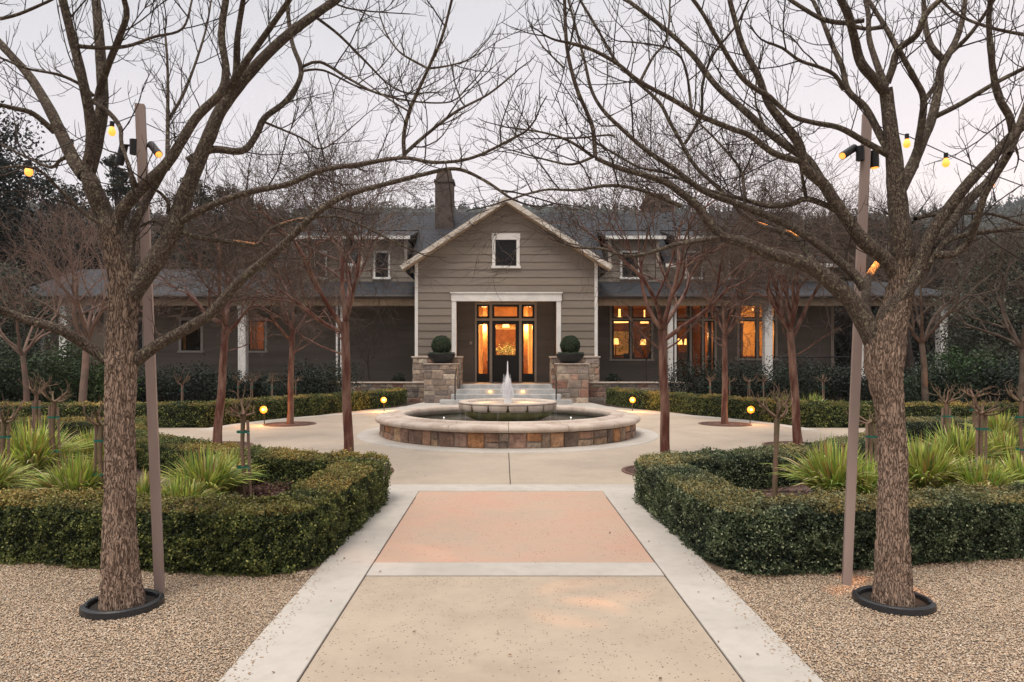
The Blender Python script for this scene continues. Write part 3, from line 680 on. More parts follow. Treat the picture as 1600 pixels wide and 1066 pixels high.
def roof_plane(pts, thick=.12, name='roof', slope_axis='y', parent=house, m=None):
    """quad pts low-left, low-right, high-right, high-left"""
    a, b, c, d = [Vector(p) for p in pts]; n = (b-a).cross(d-a).normalized()
    if n.z < 0: n = -n
    lo = [p-n*thick for p in (a, b, c, d)]
    mb = MB(); U = (b-a).normalized(); Vv = n.cross(U)
    def uv(p): return ((p-a).dot(U), abs((p-a).dot(Vv)))
    allp = [a, b, c, d]+lo; fcs = [(0, 1, 2, 3), (7, 6, 5, 4), (0, 4, 5, 1), (1, 5, 6, 2), (2, 6, 7, 3), (3, 7, 4, 0)]
    mb.add(allp, fcs, [[uv(allp[i]) for i in f] for f in fcs])
    return mb.build(name, m or M['shingle'], parent)

YG = 26.0; gx0, gx1 = PX(650, YG), PX(932, YG); gc = (gx0+gx1)/2
sl_ = .662; zap = PZ(308, 25.6); FL = .64
def gz(x): return zap-.16-sl_*abs(x-gc)
# gable front wall with doorway and attic window
ox0, ox1, oz1 = PX(713, YG), PX(869.5, YG), PZ(471, YG)
wx0, wx1, wz0, wz1 = PX(774, YG), PX(807, YG), PZ(416, YG), PZ(375, YG)
def gr(z):
    hw = (zap-.12-z)/sl_; return max(gx0+.02, gc-hw), min(gx1-.02, gc+hw)
siding('siding_wall', gx0, gx1, FL, zap-.2, YG, [(ox0, ox1, FL, oz1), (wx0-.03, wx1+.03, wz0-.03, wz1+.03)], xr=gr)
window(wx0, wx1, wz0, wz1, YG, M['white'], trim=.12, head=.24)
MB().box(wx0-.3, wx1+.3, YG+.1, YG+1.6, wz0-.5, wz1+.2).build('attic_room', M['darkroom'], house).data.flip_normals()
MB().box(wx0+.2, wx0+.62, YG+1.2, YG+1.22, wz0-.05, wz0+.42).build('attic_lamp', mat('dim_red_glass', (.2, .05, .03), .5, emit=(.8, .14, .06), estr=.35), house)
for xx in (gx0, gx1):
    s = -1 if xx == gx0 else 1
    MB().box(xx-.06-.02*s, xx+.06-.02*s, YG-.05, YG+.09, FL+1.06, gz(xx)+.06).build('corner_board', M['white'], house, bevel=.004)
    siding('siding_wall', YG+.09, 29.4, FL, gz(xx)+.1, xx, axis='y', flip=(1 if s < 0 else -1))
# door surround
tw = PX(713, YG)-PX(706, YG)
for a_ in (ox0-tw, ox1): MB().box(a_, a_+tw, YG-.07, YG+.12, FL+1.0, oz1).build('doorway_post', M['white'], house, bevel=.005)
dh = MB(); dh.box(ox0-tw-.02, ox1+tw+.02, YG-.09, YG+.12, oz1, PZ(459, YG)); dh.box(ox0-tw-.06, ox1+tw+.06, YG-.13, YG+.12, PZ(459, YG), PZ(457, YG)); dh.build('doorway_header', M['white'], house, bevel=.005)
# entry recess
YD = 28.5
dx0, dx1, dzt = PX(742, YD), PX(838.5, YD), PZ(473, YD)
siding('siding_wall', ox0-.5, ox1+.5, FL, 4.4, YD, [(dx0, dx1, FL, dzt)])
siding('siding_wall', YG+.12, YD, FL, 4.4, ox0-.12, axis='y', flip=-1); siding('siding_wall', YG+.12, YD, FL, 4.4, ox1+.12, axis='y', flip=1)
MB().box(ox0-.12, ox1+.12, YG+.12, YD, 4.3, 4.35).build('entry_ceiling', M['tan'], house)
# door set: tan mullions, dark door, sidelights, transoms
ZT = PZ(499.5, YD); zf = FL
cols_ = [PX(v, YD) for v in (742, 745, 765, 769, 811, 815, 835, 838.5)]
fr = MB()
for a, b in ((cols_[0], cols_[1]), (cols_[2], cols_[3]), (cols_[4], cols_[5]), (cols_[6], cols_[7])): fr.box(a, b, YD-.07, YD+.1, zf, dzt-.08)
fr.box(cols_[0], cols_[7], YD-.075, YD+.1, dzt-.08, dzt)
fr.box(cols_[0], cols_[7], YD-.064, YD+.09, ZT-.05, ZT+.05)
frm = fr.build('entry_frame', M['trimtan'], house, bevel=.004)
def light_unit(name, a, b, c, d, ga, gb, gc_, gd, parent):
    mb = MB(); y0, y1 = YD-.03, YD+.03
    mb.box(a, ga, y0, y1, c, d); mb.box(gb, b, y0, y1, c, d); mb.box(ga, gb, y0, y1, c, gc_); mb.box(ga, gb, y0, y1, gd, d)
    o = mb.build(name, M['sash'], parent)
    MB().add([(ga, YD, gc_), (gb, YD, gc_), (gb, YD, gd), (ga, YD, gd)], [(0, 1, 2, 3)]).build('pane', M['glass'], o); return o
for (a, b, ga, gb) in ((745, 765, 748, 762), (815, 835, 818, 832)):
    light_unit('sidelight', PX(a, YD), PX(b, YD), zf, ZT-.05, PX(ga, YD), PX(gb, YD), PZ(584, YD), PZ(507, YD), house)
for (a, b, ga, gb) in ((745, 765, 748, 762), (769, 811, 772.5, 808), (815, 835, 818, 832)):
    light_unit('transom', PX(a, YD), PX(b, YD), ZT+.05, dzt-.08, PX(ga, YD), PX(gb, YD), PZ(494.5, YD), PZ(479.5, YD), house)
door = light_unit('front_door', PX(769, YD), PX(811, YD), zf, ZT-.05, PX(774.5, YD), PX(805.5, YD), PZ(555, YD), PZ(507, YD), house)
mb = MB(); 
for i in range(5):
    x0 = PX(775+i*6.2, YD); mb.box(x0, x0+.13, YD-.036, YD-.03, zf+.2, PZ(560, YD))
mb.build('door_panel', M['sash'], door)
MB().tube([(PX(772, YD), YD-.03, 1.66), (PX(772, YD), YD-.09, 1.66), (PX(772, YD), YD-.09, 1.42), (PX(772, YD), YD-.03, 1.42)], .012).build('door_handle', M['black'], door)
MB().box(PX(736, YD)-.05, PX(736, YD)+.05, YD-.05, YD-.02, PZ(536, YD)-.06, PZ(536, YD)+.06).build('doorbell', M['trimtan'], house)
# porch floor & steps
MB().box(PX(720, 25.6)-.02, PX(862, 25.6)+.02, 25.55, 26.4, -.02, FL-.0).build('porch_step', M['stepc'], house)
MB().box(ox0-.4, ox1+.4, 26.4, 28.6, -.02, FL-.004).build('porch_floor', mat('porch_pavers', (.33, .25, .20), .6, vary=.75, vscale=2), house)
st = MB(); st.box(AX-1.80, AX+1.80, 24.75, 25.55, 0, .50); st.build('step', M['stepc'], house, bevel=.012)
MB().box(AX-1.96, AX+1.96, 24.33, 24.75, 0, .335).build('step', M['stepc'], house, bevel=.012)
MB().box(AX-2.32, AX+2.32, 23.92, 24.33, 0, .165).build('step', M['stepc'], house, bevel=.012)
for px in (766, 817):
    xx = PX(px, 24.75); MB().box(xx-.06, xx+.06, 24.735, 24.752, .40, .445).build('step_light', mat('step_lamp', (1, .7, .4), .3, emit=(1, .5, .15), estr=1.6), house)
    l = bpy.data.lights.new('step_glow', 'POINT'); l.energy = .9; l.color = (1, .5, .16); l.shadow_soft_size = .02; lo = bpy.data.objects.new('step_glow', l); C.objects.link(lo); lo.location = (xx, 24.66, .43)
# piers
for s in (-1, 1):
    if s < 0: a0, a1, b0, b1 = PX(645, 25.6), PX(720, 25.6), PX(663.5, 24.8), PX(713.5, 24.8)
    else: a0, a1, b0, b1 = PX(862, 25.6), PX(936, 25.6), PX(870, 24.8), PX(919.5, 24.8)
    stone_block('stone_pier', a0, a1, 25.6, 26.5, 0, 1.64, house, 20+s, cap=.06)
    stone_block('stone_plinth', b0, b1, 24.8, 25.6, 0, 1.40, house, 30+s, cap=.035, hm=(.2, .36), wm=(.25, .55))
    # bowl with clipped ball
    cx = PX(689.5 if s < 0 else 891, 25.1); zb = 1.435
    pt = thing('potted_topiary', 'clipped ball topiary in a dark bowl on the pier '+('left' if s < 0 else 'right')+' of the door', 'topiary', (cx, 25.15, zb), 0, 'ball topiaries beside the door')
    MB().lathe([(.0, 0), (.18, 0), (.26, .03), (.40, .13), (.49, .25), (.525, .33), (.53, .36), (.49, .36), (.47, .32), (.0, .30)], 0, 0, 48).build('bowl', M['bowl'], pt, smooth=True)
    MB().lathe([(.0, .33), (.46, .335)], 0, 0, 24).build('soil', M['soil'], pt)
    rs = np.random.RandomState(50+s); n = 7000; d = rs.normal(size=(n, 3)); d /= np.linalg.norm(d, axis=1)[:, None]
    pos = d*(.355+(npnoise(d, 4, 3)[:, None]-.5)*.03+rs.normal(size=(n, 1))*.008)+np.array([[0, 0, .66]]); c = np.array([.030, .052, .022])*(.6+.9*rs.rand(n, 1))
    link('foliage', leaf_mesh('foliage', pos, .02*(.7+.6*rs.rand(n)), d+rs.normal(size=(n, 3))*.6, c, .6, rs), M['leaf'], pt)
    bm = MB().lathe([(0.001, .33), (.1, .34), (.24, .42), (.32, .55), (.335, .66), (.31, .8), (.22, .92), (.1, .985), (.001, .995)], 0, 0, 24); bm.build('branch_core', M['hcore'], pt, smooth=True)
    n = 900; a = rs.rand(n)*6.28; r = .25+.24*rs.rand(n); pos = np.stack([r*np.cos(a), r*np.sin(a), .36+.05*rs.rand(n)], 1)
    link('underplanting', leaf_mesh('underplanting', pos, .02, np.stack([0*a, 0*a, 1+0*a], 1)+rs.normal(size=(n, 3))*.8, np.array([.04, .07, .03])*(.6+rs.rand(n, 1)), .6, rs), M['leaf'], pt)
    # handrail
    hx = PX(711 if s < 0 else 869, 24.0)
    hr = MB(); hr.tube([(hx, 24.0, .16), (hx, 24.0, .96)], .022); hr.tube([(hx, 24.0, .93), (hx, 24.6, 1.15), (hx, 25.5, 1.52)], .020)
    hr.build('handrail', M['black'], house)
    # low wall
    if s < 0: w0, w1 = PX(500, 25.3), b0-.02
    else: w0, w1 = b1+.02, PX(1075, 25.3)
    wr = stone_block('garden_wall', w0, w1, 25.25, 25.55, 0, .70, None, 40+s, cap=.05, pal=[tuple(v*.62 for v in p) for p in PAL])
    tag(wr, 'low stone garden wall with a concrete cap '+('left' if s < 0 else 'right')+' of the entrance steps', 'wall', 'low stone walls')

# gable roof: two slopes with white rakes
yf = 25.55; xe0, xe1 = PX(625, yf), PX(957, yf); ze = PZ(416, yf)
def mainz(y): return 5.63+.667*(y-29)
yb = 29+(zap-5.63)/.667
roof_plane([(xe0, 29.2, ze), (xe0, yf, ze), (gc, yf, zap), (gc, yb, zap)], .14)
roof_plane([(xe1, yf, ze), (xe1, 29.2, ze), (gc, yb, zap), (gc, yf, zap)], .14)
for xe in (xe0, xe1):
    d = (Vector((gc, 0, zap))-Vector((xe, 0, ze))).normalized(); n = Vector((-d.z, 0, d.x)); n = n if n.z > 0 else -n
    a = Vector((xe, 0, ze))+n*.015; b = Vector((gc, 0, zap))+n*.015
    mb = MB(); q = [(a.x, a.z), (b.x, b.z), (gc, b.z-.17/abs(n.z)), ((a-n*.17).x, (a-n*.17).z)]
    mb.prism(q, 'y', yf-.05, yf-.002); mb.build('rake_board', mat('weathered_white', (.66, .62, .56), .7, vary=(.50, .45, .38), vscale=5, fine=.85, fscale=20) if xe == xe0 else bpy.data.materials['weathered_white'], house)
    mb = MB(); a2 = a-n*.16; b2 = b-n*.16
    q = [(a2.x, a2.z), (b2.x, b2.z), (gc, b2.z-.06), ((a2-n*.04).x, (a2-n*.04).z)]
    mb.prism(q, 'y', yf+.0, YG-.06); mb.build('soffit', M['tan'], house)

# porch wings
YP = 27.5; YW = 30.0; zb0, zb1 = PZ(478, YP), PZ(464, YP)
XL, XR = PX(20, YP), PX(1520, YP); xl_in, xr_in = gx0, gx1
LW = [(PX(283.5, YW), PX(314, YW)), (PX(389, YW), PX(414, YW)), (PX(209, YW), PX(223, YW))]
lz0, lz1 = PZ(548, YW), PZ(501, YW)
xwl, xwr = PX(165, YW), PX(1300, YW)
W1 = (PX(956, YW), PX(1017, YW), PZ(561, YW), PZ(470, YW)); DR = (PX(1057, YW), PX(1116, YW), FL, PZ(470, YW)); W2 = (PX(1155, YW), PX(1211, YW), PZ(560, YW), PZ(470, YW))
siding('siding_wall', xwl, gx0+.1, .5, 4.5, YW, [(a-.02, b+.02, lz0-.02, lz1+.02) for a, b in LW])
siding('siding_wall', gx1-.1, xwr, .5, 4.5, YW, [tuple(v) for v in (W1, DR, W2)])
siding('siding_wall', YW+.05, 34, .5, 4.5, xwr, axis='y', flip=-1); siding('siding_wall', YW+.05, 34, .5, 4.5, xwl, axis='y', flip=1)
for x in (xwr, xwl): MB().box(x-.06, x+.06, YW-.05, YW+.08, .5, 4.3).build('corner_board', M['trimtan'], house)
for a, b in LW: window(a, b, lz0, lz1, YW, M['trimtan'] if False else mat('cream_trim', (.56, .53, .48), .6, vary=.9) if 'cream_trim' not in bpy.data.materials else bpy.data.materials['cream_trim'], trim=.10, head=.14)
window(*W1[:2], W1[2], W1[3], YW, M['trimtan'], bars_x=(PX(985.5, YW),), bars_z=(PZ(499, YW),))
window(*W2[:2], W2[2], W2[3], YW, M['trimtan'], bars_x=(PX(1183, YW), PX(1196, YW)), bars_z=(PZ(499, YW),))
window(*DR[:2], DR[2]+.06, DR[3], YW, M['trimtan'], bars_x=(PX(1079, YW), PX(1098, YW)), bars_z=(PZ(500, YW),), sill=False, name='glazed_door')
for x0, x1 in ((XL+.2, xl_in), (xr_in, XR-.2)):
    MB().box(x0, x1, YP-.1, YP+.12, zb0, zb1).build('porch_beam', M['tan'], house, bevel=.006)
    MB().box(x0, x1, YP+.12, YW-.03, zb1-.06, zb1-.02).build('porch_ceiling', M['tan'], house)
def column(x, w=.31, nm='porch_column'):
    mb = MB(); mb.box(x-w/2, x+w/2, YP-w/2, YP+w/2, .3, zb0); mb.box(x-w/2-.03, x+w/2+.03, YP-w/2-.03, YP+w/2+.03, zb0-.12, zb0-.002)
    for dx_ in (-1, 1): mb.box(x+dx_*w*.34-.025, x+dx_*w*.34+.025, YP-w/2-.012, YP-w/2-.001, .3, zb0-.13)
    mb.build(nm, M['white'], house, bevel=.006)
for px in (380, 102, 1199, 1471, 1345): column(PX(px, YP))
column(PX(535.5, YP), .16); column(PX(1047, YP), .2)
for px in (527, 1055): MB().tube([(PX(px, YP), YP-.05, .3), (PX(px, YP), YP-.05, zb1)], .045).build('downspout', M['white'], house)
# wing roofs
zE = PZ(462, 27.1)
xmL, xmR = -9.4, 14.1     # extent of the two storey part
zl = PZ(421, 32.0)
roof_plane([(XL, 27.1, zE), (xmL, 27.1, zE), (xmL, 32.0, zl), (XL-.0, 32.0, zl)])
roof_plane([(xmL, 36.9, zE), (XL, 36.9, zE), (XL, 32.0, zl), (xmL, 32.0, zl)])
roof_plane([(xmR, 27.1, zE), (XR, 27.1, zE), (XR-2.6, 29.6, 4.95), (xmR, 29.6, 4.95)])
roof_plane([(XR, 32.4, zE), (xmR, 32.4, zE), (xmR, 29.6, 4.95), (XR-2.6, 29.6, 4.95)])
roof_plane([(XR, 27.1, zE), (XR, 32.4, zE), (XR-2.6, 29.61, 4.95), (XR-2.6, 29.6, 4.95)], .05)
for x0, x1 in ((xmL, xe0+.6), (xe1-.6, xmR)):
    roof_plane([(x0, 27.1, zE), (x1, 27.1, zE), (x1, 29.42, 4.93), (x0, 29.42, 4.93)])
for x0, x1 in ((XL, gx0-.02), (gx1+.02, XR)):
    mb = MB(); mb.prism([(26.98, zE+.02), (27.12, zE+.02), (27.12, zE-.12), (27.0, zE-.12), (26.96, zE-.04)], 'x', x0, x1); mb.build('gutter', mat('dark_gutter', (.06, .05, .045), .5) if 'dark_gutter' not in bpy.data.materials else bpy.data.materials['dark_gutter'], house)
# upper storey
YU = 29.4
ups = [(-8.9, -6.9, [(-8.35, -7.65)]), (-6.1, -4.2, [(-5.5, -4.95)]), (4.55, 6.6, [(5.08, 5.75)]), (7.5, 10.9, [(7.85, 8.45), (9.7, 10.3)])]
hol = [(a, b, 5.1, 6.15) for u in ups for a, b in u[2]]
siding('siding_wall', xmL+.1, xmR-.1, 4.8, 5.66, YU, [(a, b, 5.1, 5.66) for a, b, _, _ in hol], m=M['siding'])
for (x0, x1, ws) in ups:
    siding('siding_wall', x0, x1, 5.66, 6.78, YU, [(a, b, 5.66, 6.15) for a, b in ws])
    for s, xx in ((1, x0), (-1, x1)):
        siding('siding_wall', YU, 32.2, 5.66, 6.78, xx, axis='y', flip=s)
        MB().box(xx-.06, xx+.06, YU-.05, YU+.06, 5.55, 6.74).build('corner_board', M['trimtan'], house)
    for a, b in ws:
        window(a, b, 5.1, 6.15, YU, M['white'], trim=.08)
    roof_plane([(x0-.25, 28.9, 6.78), (x1+.25, 28.9, 6.78), (x1+.25, 31.95, 7.56), (x0-.25, 31.95, 7.56)], .1)
    MB().box(x0-.25, x1+.25, 28.86, 28.90, 6.65, 6.79).build('fascia', M['white'], house)
    MB().box(x0+.1, x1-.1, YU+.6, YU+.65, 4.9, 6.7).build('interior_wall', M['darkroom'], house)
mb = MB(); 
zr = mainz(33.8)
segs = [(xmL-.3, -9.15), (-6.65, -6.35), (-3.95, 4.3), (6.85, 7.25), (11.15, xmR+.3)]
MBf = [s for s in segs]
for x0, x1 in segs:
    if x1-x0 < 3 or True:
        roof_plane([(x0, 29.0, 5.63), (x1, 29.0, 5.63), (x1, 31.95, mainz(31.95)), (x0, 31.95, mainz(31.95))])
        if not (x0 < 0 < x1): MB().box(x0, x1, 28.95, 28.99, 5.48, 5.63).build('fascia', M['white'], house)
roof_plane([(xmL-.3, 31.95, mainz(31.95)), (xmR+.3, 31.95, mainz(31.95)), (xmR+.3, 33.8, zr), (xmL-.3, 33.8, zr)])
roof_plane([(xmR+.3, 38.6, 5.63), (xmL-.3, 38.6, 5.63), (xmL-.3, 33.8, zr), (xmR+.3, 33.8, zr)])
for xx in (xmL, xmR):
    mb = MB(); mb.prism([(29.4, 4.3), (38.2, 4.3), (38.2, 5.7), (33.8, zr-.2), (29.4, 5.7)], 'x', xx-.05, xx+.05); mb.build('gable_end_wall', M['plainwall'], house)
# rooms behind the lit windows (real little rooms with lamps)
def room(x0, x1, y0, y1, z0, z1, wallm, energy, lampx, lampz=2.6, col=(1, .50, .16), size=.12):
    mb = MB(); mb.add([(x0, y0, z0), (x1, y0, z0), (x1, y1, z0), (x0, y1, z0), (x0, y0, z1), (x1, y0, z1), (x1, y1, z1), (x0, y1, z1)], [(4, 5, 6, 7), (1, 2, 6, 5), (2, 3, 7, 6), (3, 0, 4, 7)])
    mb.build('interior_wall', wallm, house)
    MB().box(x0, x1, y0, y1, z0-.04, z0).build('interior_floor', M['floor_in'], house)
    for lx in (lampx if hasattr(lampx, '__len__') else [lampx]):
        l = bpy.data.lights.new('room_light', 'POINT'); l.energy = energy; l.color = col; l.shadow_soft_size = size
        lo = bpy.data.objects.new('room_light', l); C.objects.link(lo); lo.location = (lx, (y0*.5+y1*.5), lampz)
E_ROOM = 95
# hall behind the front door
room(-2.1, 2.3, YD+.12, YD+4.2, FL, 4.2, M['wall_in'], E_ROOM*3.2, (-.9, 1.1), 3.0, (1, .56, .22))
MB().box(-1.0, 1.2, YD+4.1, YD+4.16, 1.3, 3.2).build('wall_painting', M['paint_in'], house)
for x in (-1.75, -.85, 1.0, 1.9): MB().box(x-.09, x+.09, YD+2.4, YD+2.6, FL, 4.1).build('interior_wood_post', M['wood_in'], house)
MB().box(-.9, 1.1, YD+3.0, YD+3.5, FL, 1.5).build('console_table', M['wood_in'], house)
for x in (-.5, .15, .75): MB().lathe([(.0, 1.5), (.09, 1.5), (.12, 1.62), (.05, 1.75), (.02, 1.85)], x, YD+3.2, 12).build('vase', M['paint_in'], house)
MB().box(-1.1, 1.3, YD+2.8, YD+2.9, 3.22, 3.45).build('interior_beam', M['wood_in'], house)
MB().box(-.72, .92, YD+4.04, YD+4.09, 1.55, 3.0).build('picture_frame', M['wood_in'], house)
rs_ = np.random.RandomState(8); c_ = rs_.normal(size=(700, 3))*np.array([[.22, .12, .13]])+np.array([[.12, YD+2.6, 1.95]])
link('bouquet', leaf_mesh('bouquet', c_, .035, rs_.normal(size=c_.shape), np.where(rs_.rand(700, 1) < .4, np.array([[.7, .6, .4]]), np.array([[.12, .2, .05]])), .7, rs_), M['leaf'], house)
for x in (-1.45, 1.62): MB().lathe([(.0, 0), (.10, .0), (.12, .1), (.06, .5), (.03, .8), (.02, 1.0)], x, YD+1.6, 16).build('floor_vase', M['paint_in'], house).location.z = FL
for x in (-.6, .0, .6): MB().lathe([(0, 3.25), (.12, 3.2), (.16, 3.05), (.0, 3.04)], x+.1, YD+2.9, 12).build('chandelier_lamp', M['shade'], house)
# living room at right, kitchen, small rooms at left
room(4.2, 9.7, YW+.1, YW+5, FL, 4.1, M['wood_in'], E_ROOM*.5, (5.2, 8.9), 2.7)
MB().lathe([(.42, 3.28), (.40, 3.36), (.25, 3.5), (.05, 3.55), (.05, 3.9)], PX(968, YW+1.6), YW+1.6, 24).build('pendant_lamp', M['shade'], house)
MB().lathe([(.20, 3.28), (.18, 3.36), (.12, 3.5), (.03, 3.55), (.03, 3.9)], PX(1007, YW+2.2), YW+2.2, 24).build('pendant_lamp', M['shade'], house)
for px, yy in ((962, 1.9), (1005, 3.0), (1061, 2.2), (1074, 2.6)):
    x = PX(px, YW+yy); MB().lathe([(.16, 2.28), (.11, 2.55)], x, YW+yy, 16).build('table_lamp', M['shade'], house)
    MB().tube([(x, YW+yy, 1.4), (x, YW+yy, 2.3)], .03).build('lamp_stem', M['wood_in'], house)
mb = MB(); mb.box(4.5, 7.0, YW+2.4, YW+3.2, FL, 1.2); mb.box(4.5, 7.0, YW+3.0, YW+3.25, 1.2, 1.6); mb.box(4.4, 4.6, YW+2.4, YW+3.2, FL, 1.4); mb.box(6.9, 7.1, YW+2.4, YW+3.2, FL, 1.4); mb.build('sofa', M['darkroom'], house, bevel=.04)
mb = MB(); rg = random.Random(3)
for k in range(6):
    z = 1.2+k*.42; mb.box(4.4, 5.5, YW+4.5, YW+4.9, z, z+.03); x = 4.45
    while x < 5.4: w_ = rg.uniform(.03, .09); mb.box(x, x+w_*.9, YW+4.5, YW+4.75, z+.03, z+rg.uniform(.2, .34)); x += w_
mb.build('bookshelf', M['paint_in'], house)
for x in (5.75, 6.9): 
    mb = MB(); mb.box(x-.25, x+.25, YW+1.5, YW+1.95, 1.05, 1.12); mb.box(x-.25, x+.25, YW+1.42, YW+1.48, 1.12, 1.85); mb.build('dining_chair', M['sash'], house)
MB().box(5.6, 6.6, YW+4.86, YW+4.9, 1.8, 3.0).build('wall_painting', M['paint_in'], house)
MB().box(7.5, 8.4, YW+1.0, YW+1.6, FL, 1.9).build('cabinet', M['wood_in'], house)
for x in (4.9, 6.9, 8.35, 9.3): MB().box(x-.07, x+.07, YW+.9, YW+1.05, FL, 4.0).build('interior_wood_post', M['sash'], house)
room(10.0, 12.6, YW+.1, YW+3.4, FL, 4.1, mat('cream_plaster', (.70, .52, .26), .8), E_ROOM*.9, (10.9,), 2.9)
MB().box(10.2, 10.65, YW+.5, YW+1.1, FL, 3.2).build('tall_cupboard', M['wood_in'], house)
MB().box(10.65, 12.3, YW+2.6, YW+3.3, FL, 1.75).build('counter', M['wood_in'], house)
MB().box(11.0, 11.25, YW+3.36, YW+3.39, 2.0, 2.2).build('thermostat', M['paint_in'], house)
room(-12.0, -9.6, YW+.1, YW+2.6, FL, 4.1, M['curtain'], E_ROOM*.22, (-10.8,), 2.9)
room(-14.6, -12.3, YW+.1, YW+3.2, FL, 4.1, M['darkroom'], E_ROOM*.10, (-12.9,), 2.6)
for px in (288, 395, 400): 
    mb = MB(); x = PX(px, YW+.3); mb.box(x-.04, x+.05, YW+.28, YW+.33, FL, 3.6); mb.build('curtain', M['curtain'], house)
room(-16.6, -15.2, YW+.1, YW+2, FL, 4.1, M['darkroom'], .01, (-15.9,), 2.6)
# porch lamp at right column
MB().lathe([(0, 0), (.04, .02), (.05, .1), (.0, .14)], 0, 0, 10).build('wall_lantern', M['shade'], house).location = (PX(1207, YP)+.05, YW-.2, PZ(486, YW-.2))
# handrail of the side porch
mb = MB(); zr_ = PZ(558, YP); mb.tube([(PX(1212, YP), YP, zr_), (PX(1332, YP), YP, zr_)], .028); mb.tube([(PX(1330, YP), YP, .5), (PX(1330, YP), YP, zr_)], .035); mb.build('porch_rail', M['black'], house)
# chimneys
def chimney(x0, x1, y, z1, zl_, zbase):
    cx = (x0+x1)/2; hw = (x1-x0)/2; mb = MB(); mb.box(x0, x1, y-.4, y+.4, zbase, zl_)
    mb.box(x0-.05, x1+.05, y-.45, y+.45, zl_, zl_+.12)
    a = hw-.02; b = hw*.72
    mb.add([(cx-a, y-.38, zl_+.12), (cx+a, y-.38, zl_+.12), (cx+a, y+.38, zl_+.12), (cx-a, y+.38, zl_+.12), (cx-b, y-.28, z1), (cx+b, y-.28, z1), (cx+b, y+.28, z1), (cx-b, y+.28, z1)], [(4, 5, 6, 7), (0, 1, 5, 4), (1, 2, 6, 5), (2, 3, 7, 6), (3, 0, 4, 7)])
    return mb.build('chimney', M['brickc'], house)
chimney(PX(681, 32.5), PX(709, 32.5), 32.5, PZ(268, 32.5), PZ(288, 32.5), 7.2)
chimney(PX(1003, 35), PX(1050, 35), 35, PZ(305, 35), PZ(324, 35), 7.2)
# rear wing at far left
MB().box(PX(68, 36), xwl-.3, 36, 40, 0, PZ(490, 36)).build('rear_wing_wall', M['plainwall'], house)
MB().box(PX(65, 36), PX(71, 36), 35.9, 36.01, 0, PZ(490, 36)).build('corner_board', M['white'], house)
roof_plane([(PX(50, 35.5), 35.5, PZ(488, 35.5)), (xwl, 35.5, PZ(488, 35.5)), (xwl, 39, 5.8), (PX(50, 35.5), 39, 5.8)])
MB().box(xwl+.5, xwr-.5, 36.4, 36.6, 0, 5.6).build('rear_wall', M['plainwall'], house)

# ================================================================ FRONT TREES
def trunk_mesh(name, pts, m, parent, seg=140, rows_per_m=110, seed=0, amp=.009, flare=True):
    P_ = [Vector(p[:3]) for p in pts]; rad = [p[3] for p in pts]; cum = [0]
    for a, b in zip(P_[:-1], P_[1:]): cum.append(cum[-1]+(b-a).length)
    tot = cum[-1]; n = int(tot*rows_per_m)
    s = np.linspace(0, tot, n); px = np.interp(s, cum, [p.x for p in P_]); py = np.interp(s, cum, [p.y for p in P_]); pz = np.interp(s, cum, [p.z for p in P_]); rr = np.interp(s, cum, rad)
    k = 15
    def smo(a):
        b = np.concatenate([np.full(k, a[0]), a, np.full(k, a[-1])]); return np.convolve(b, np.ones(2*k+1)/(2*k+1), 'valid')
    px, py, rr = smo(px), smo(py), smo(rr)
    a = np.linspace(0, 2*np.pi, seg, endpoint=False)
    A, Sg = np.meshgrid(a, s); q = np.stack([np.cos(A).ravel()*1.0, np.sin(A).ravel(), Sg.ravel()], 1)
    w_ = npnoise(q*np.array([[3, 3, 4]]), 1.0, seed+3)
    qq = q*np.array([[10, 10, 9]])+(w_[:, None]-.5)*1.6
    n1 = np.abs(npnoise(qq, 1.0, seed)-.5)*2; n2 = np.abs(npnoise(qq*2.1+5, 1.0, seed+1)-.5)*2
    disp = (np.clip(n1*1.8, 0, 1)*.65+np.clip(n2*1.6, 0, 1)*.35-.5)*amp*2*np.clip(np.repeat(rr, seg)/.1, .3, 1.2)
    lump = (npnoise(q*np.array([[1.5, 1.5, 3]]), 1.0, seed+7)-.5)*.012-.004
    r = np.repeat(rr, seg)+disp+lump*np.repeat(rr, seg)/.1
    V = np.stack([np.repeat(px, seg)+r*np.cos(A).ravel(), np.repeat(py, seg)+r*np.sin(A).ravel(), np.repeat(pz, seg)], 1)
    i = np.arange(n-1)[:, None]*seg; j = np.arange(seg)[None]; j2 = (j+1) % seg
    Fq = np.stack([i+j, i+j2, i+seg+j2, i+seg+j], 2).reshape(-1, 4)
    return link(name, arr_mesh(name, V, Fq, smooth=True), m, parent)

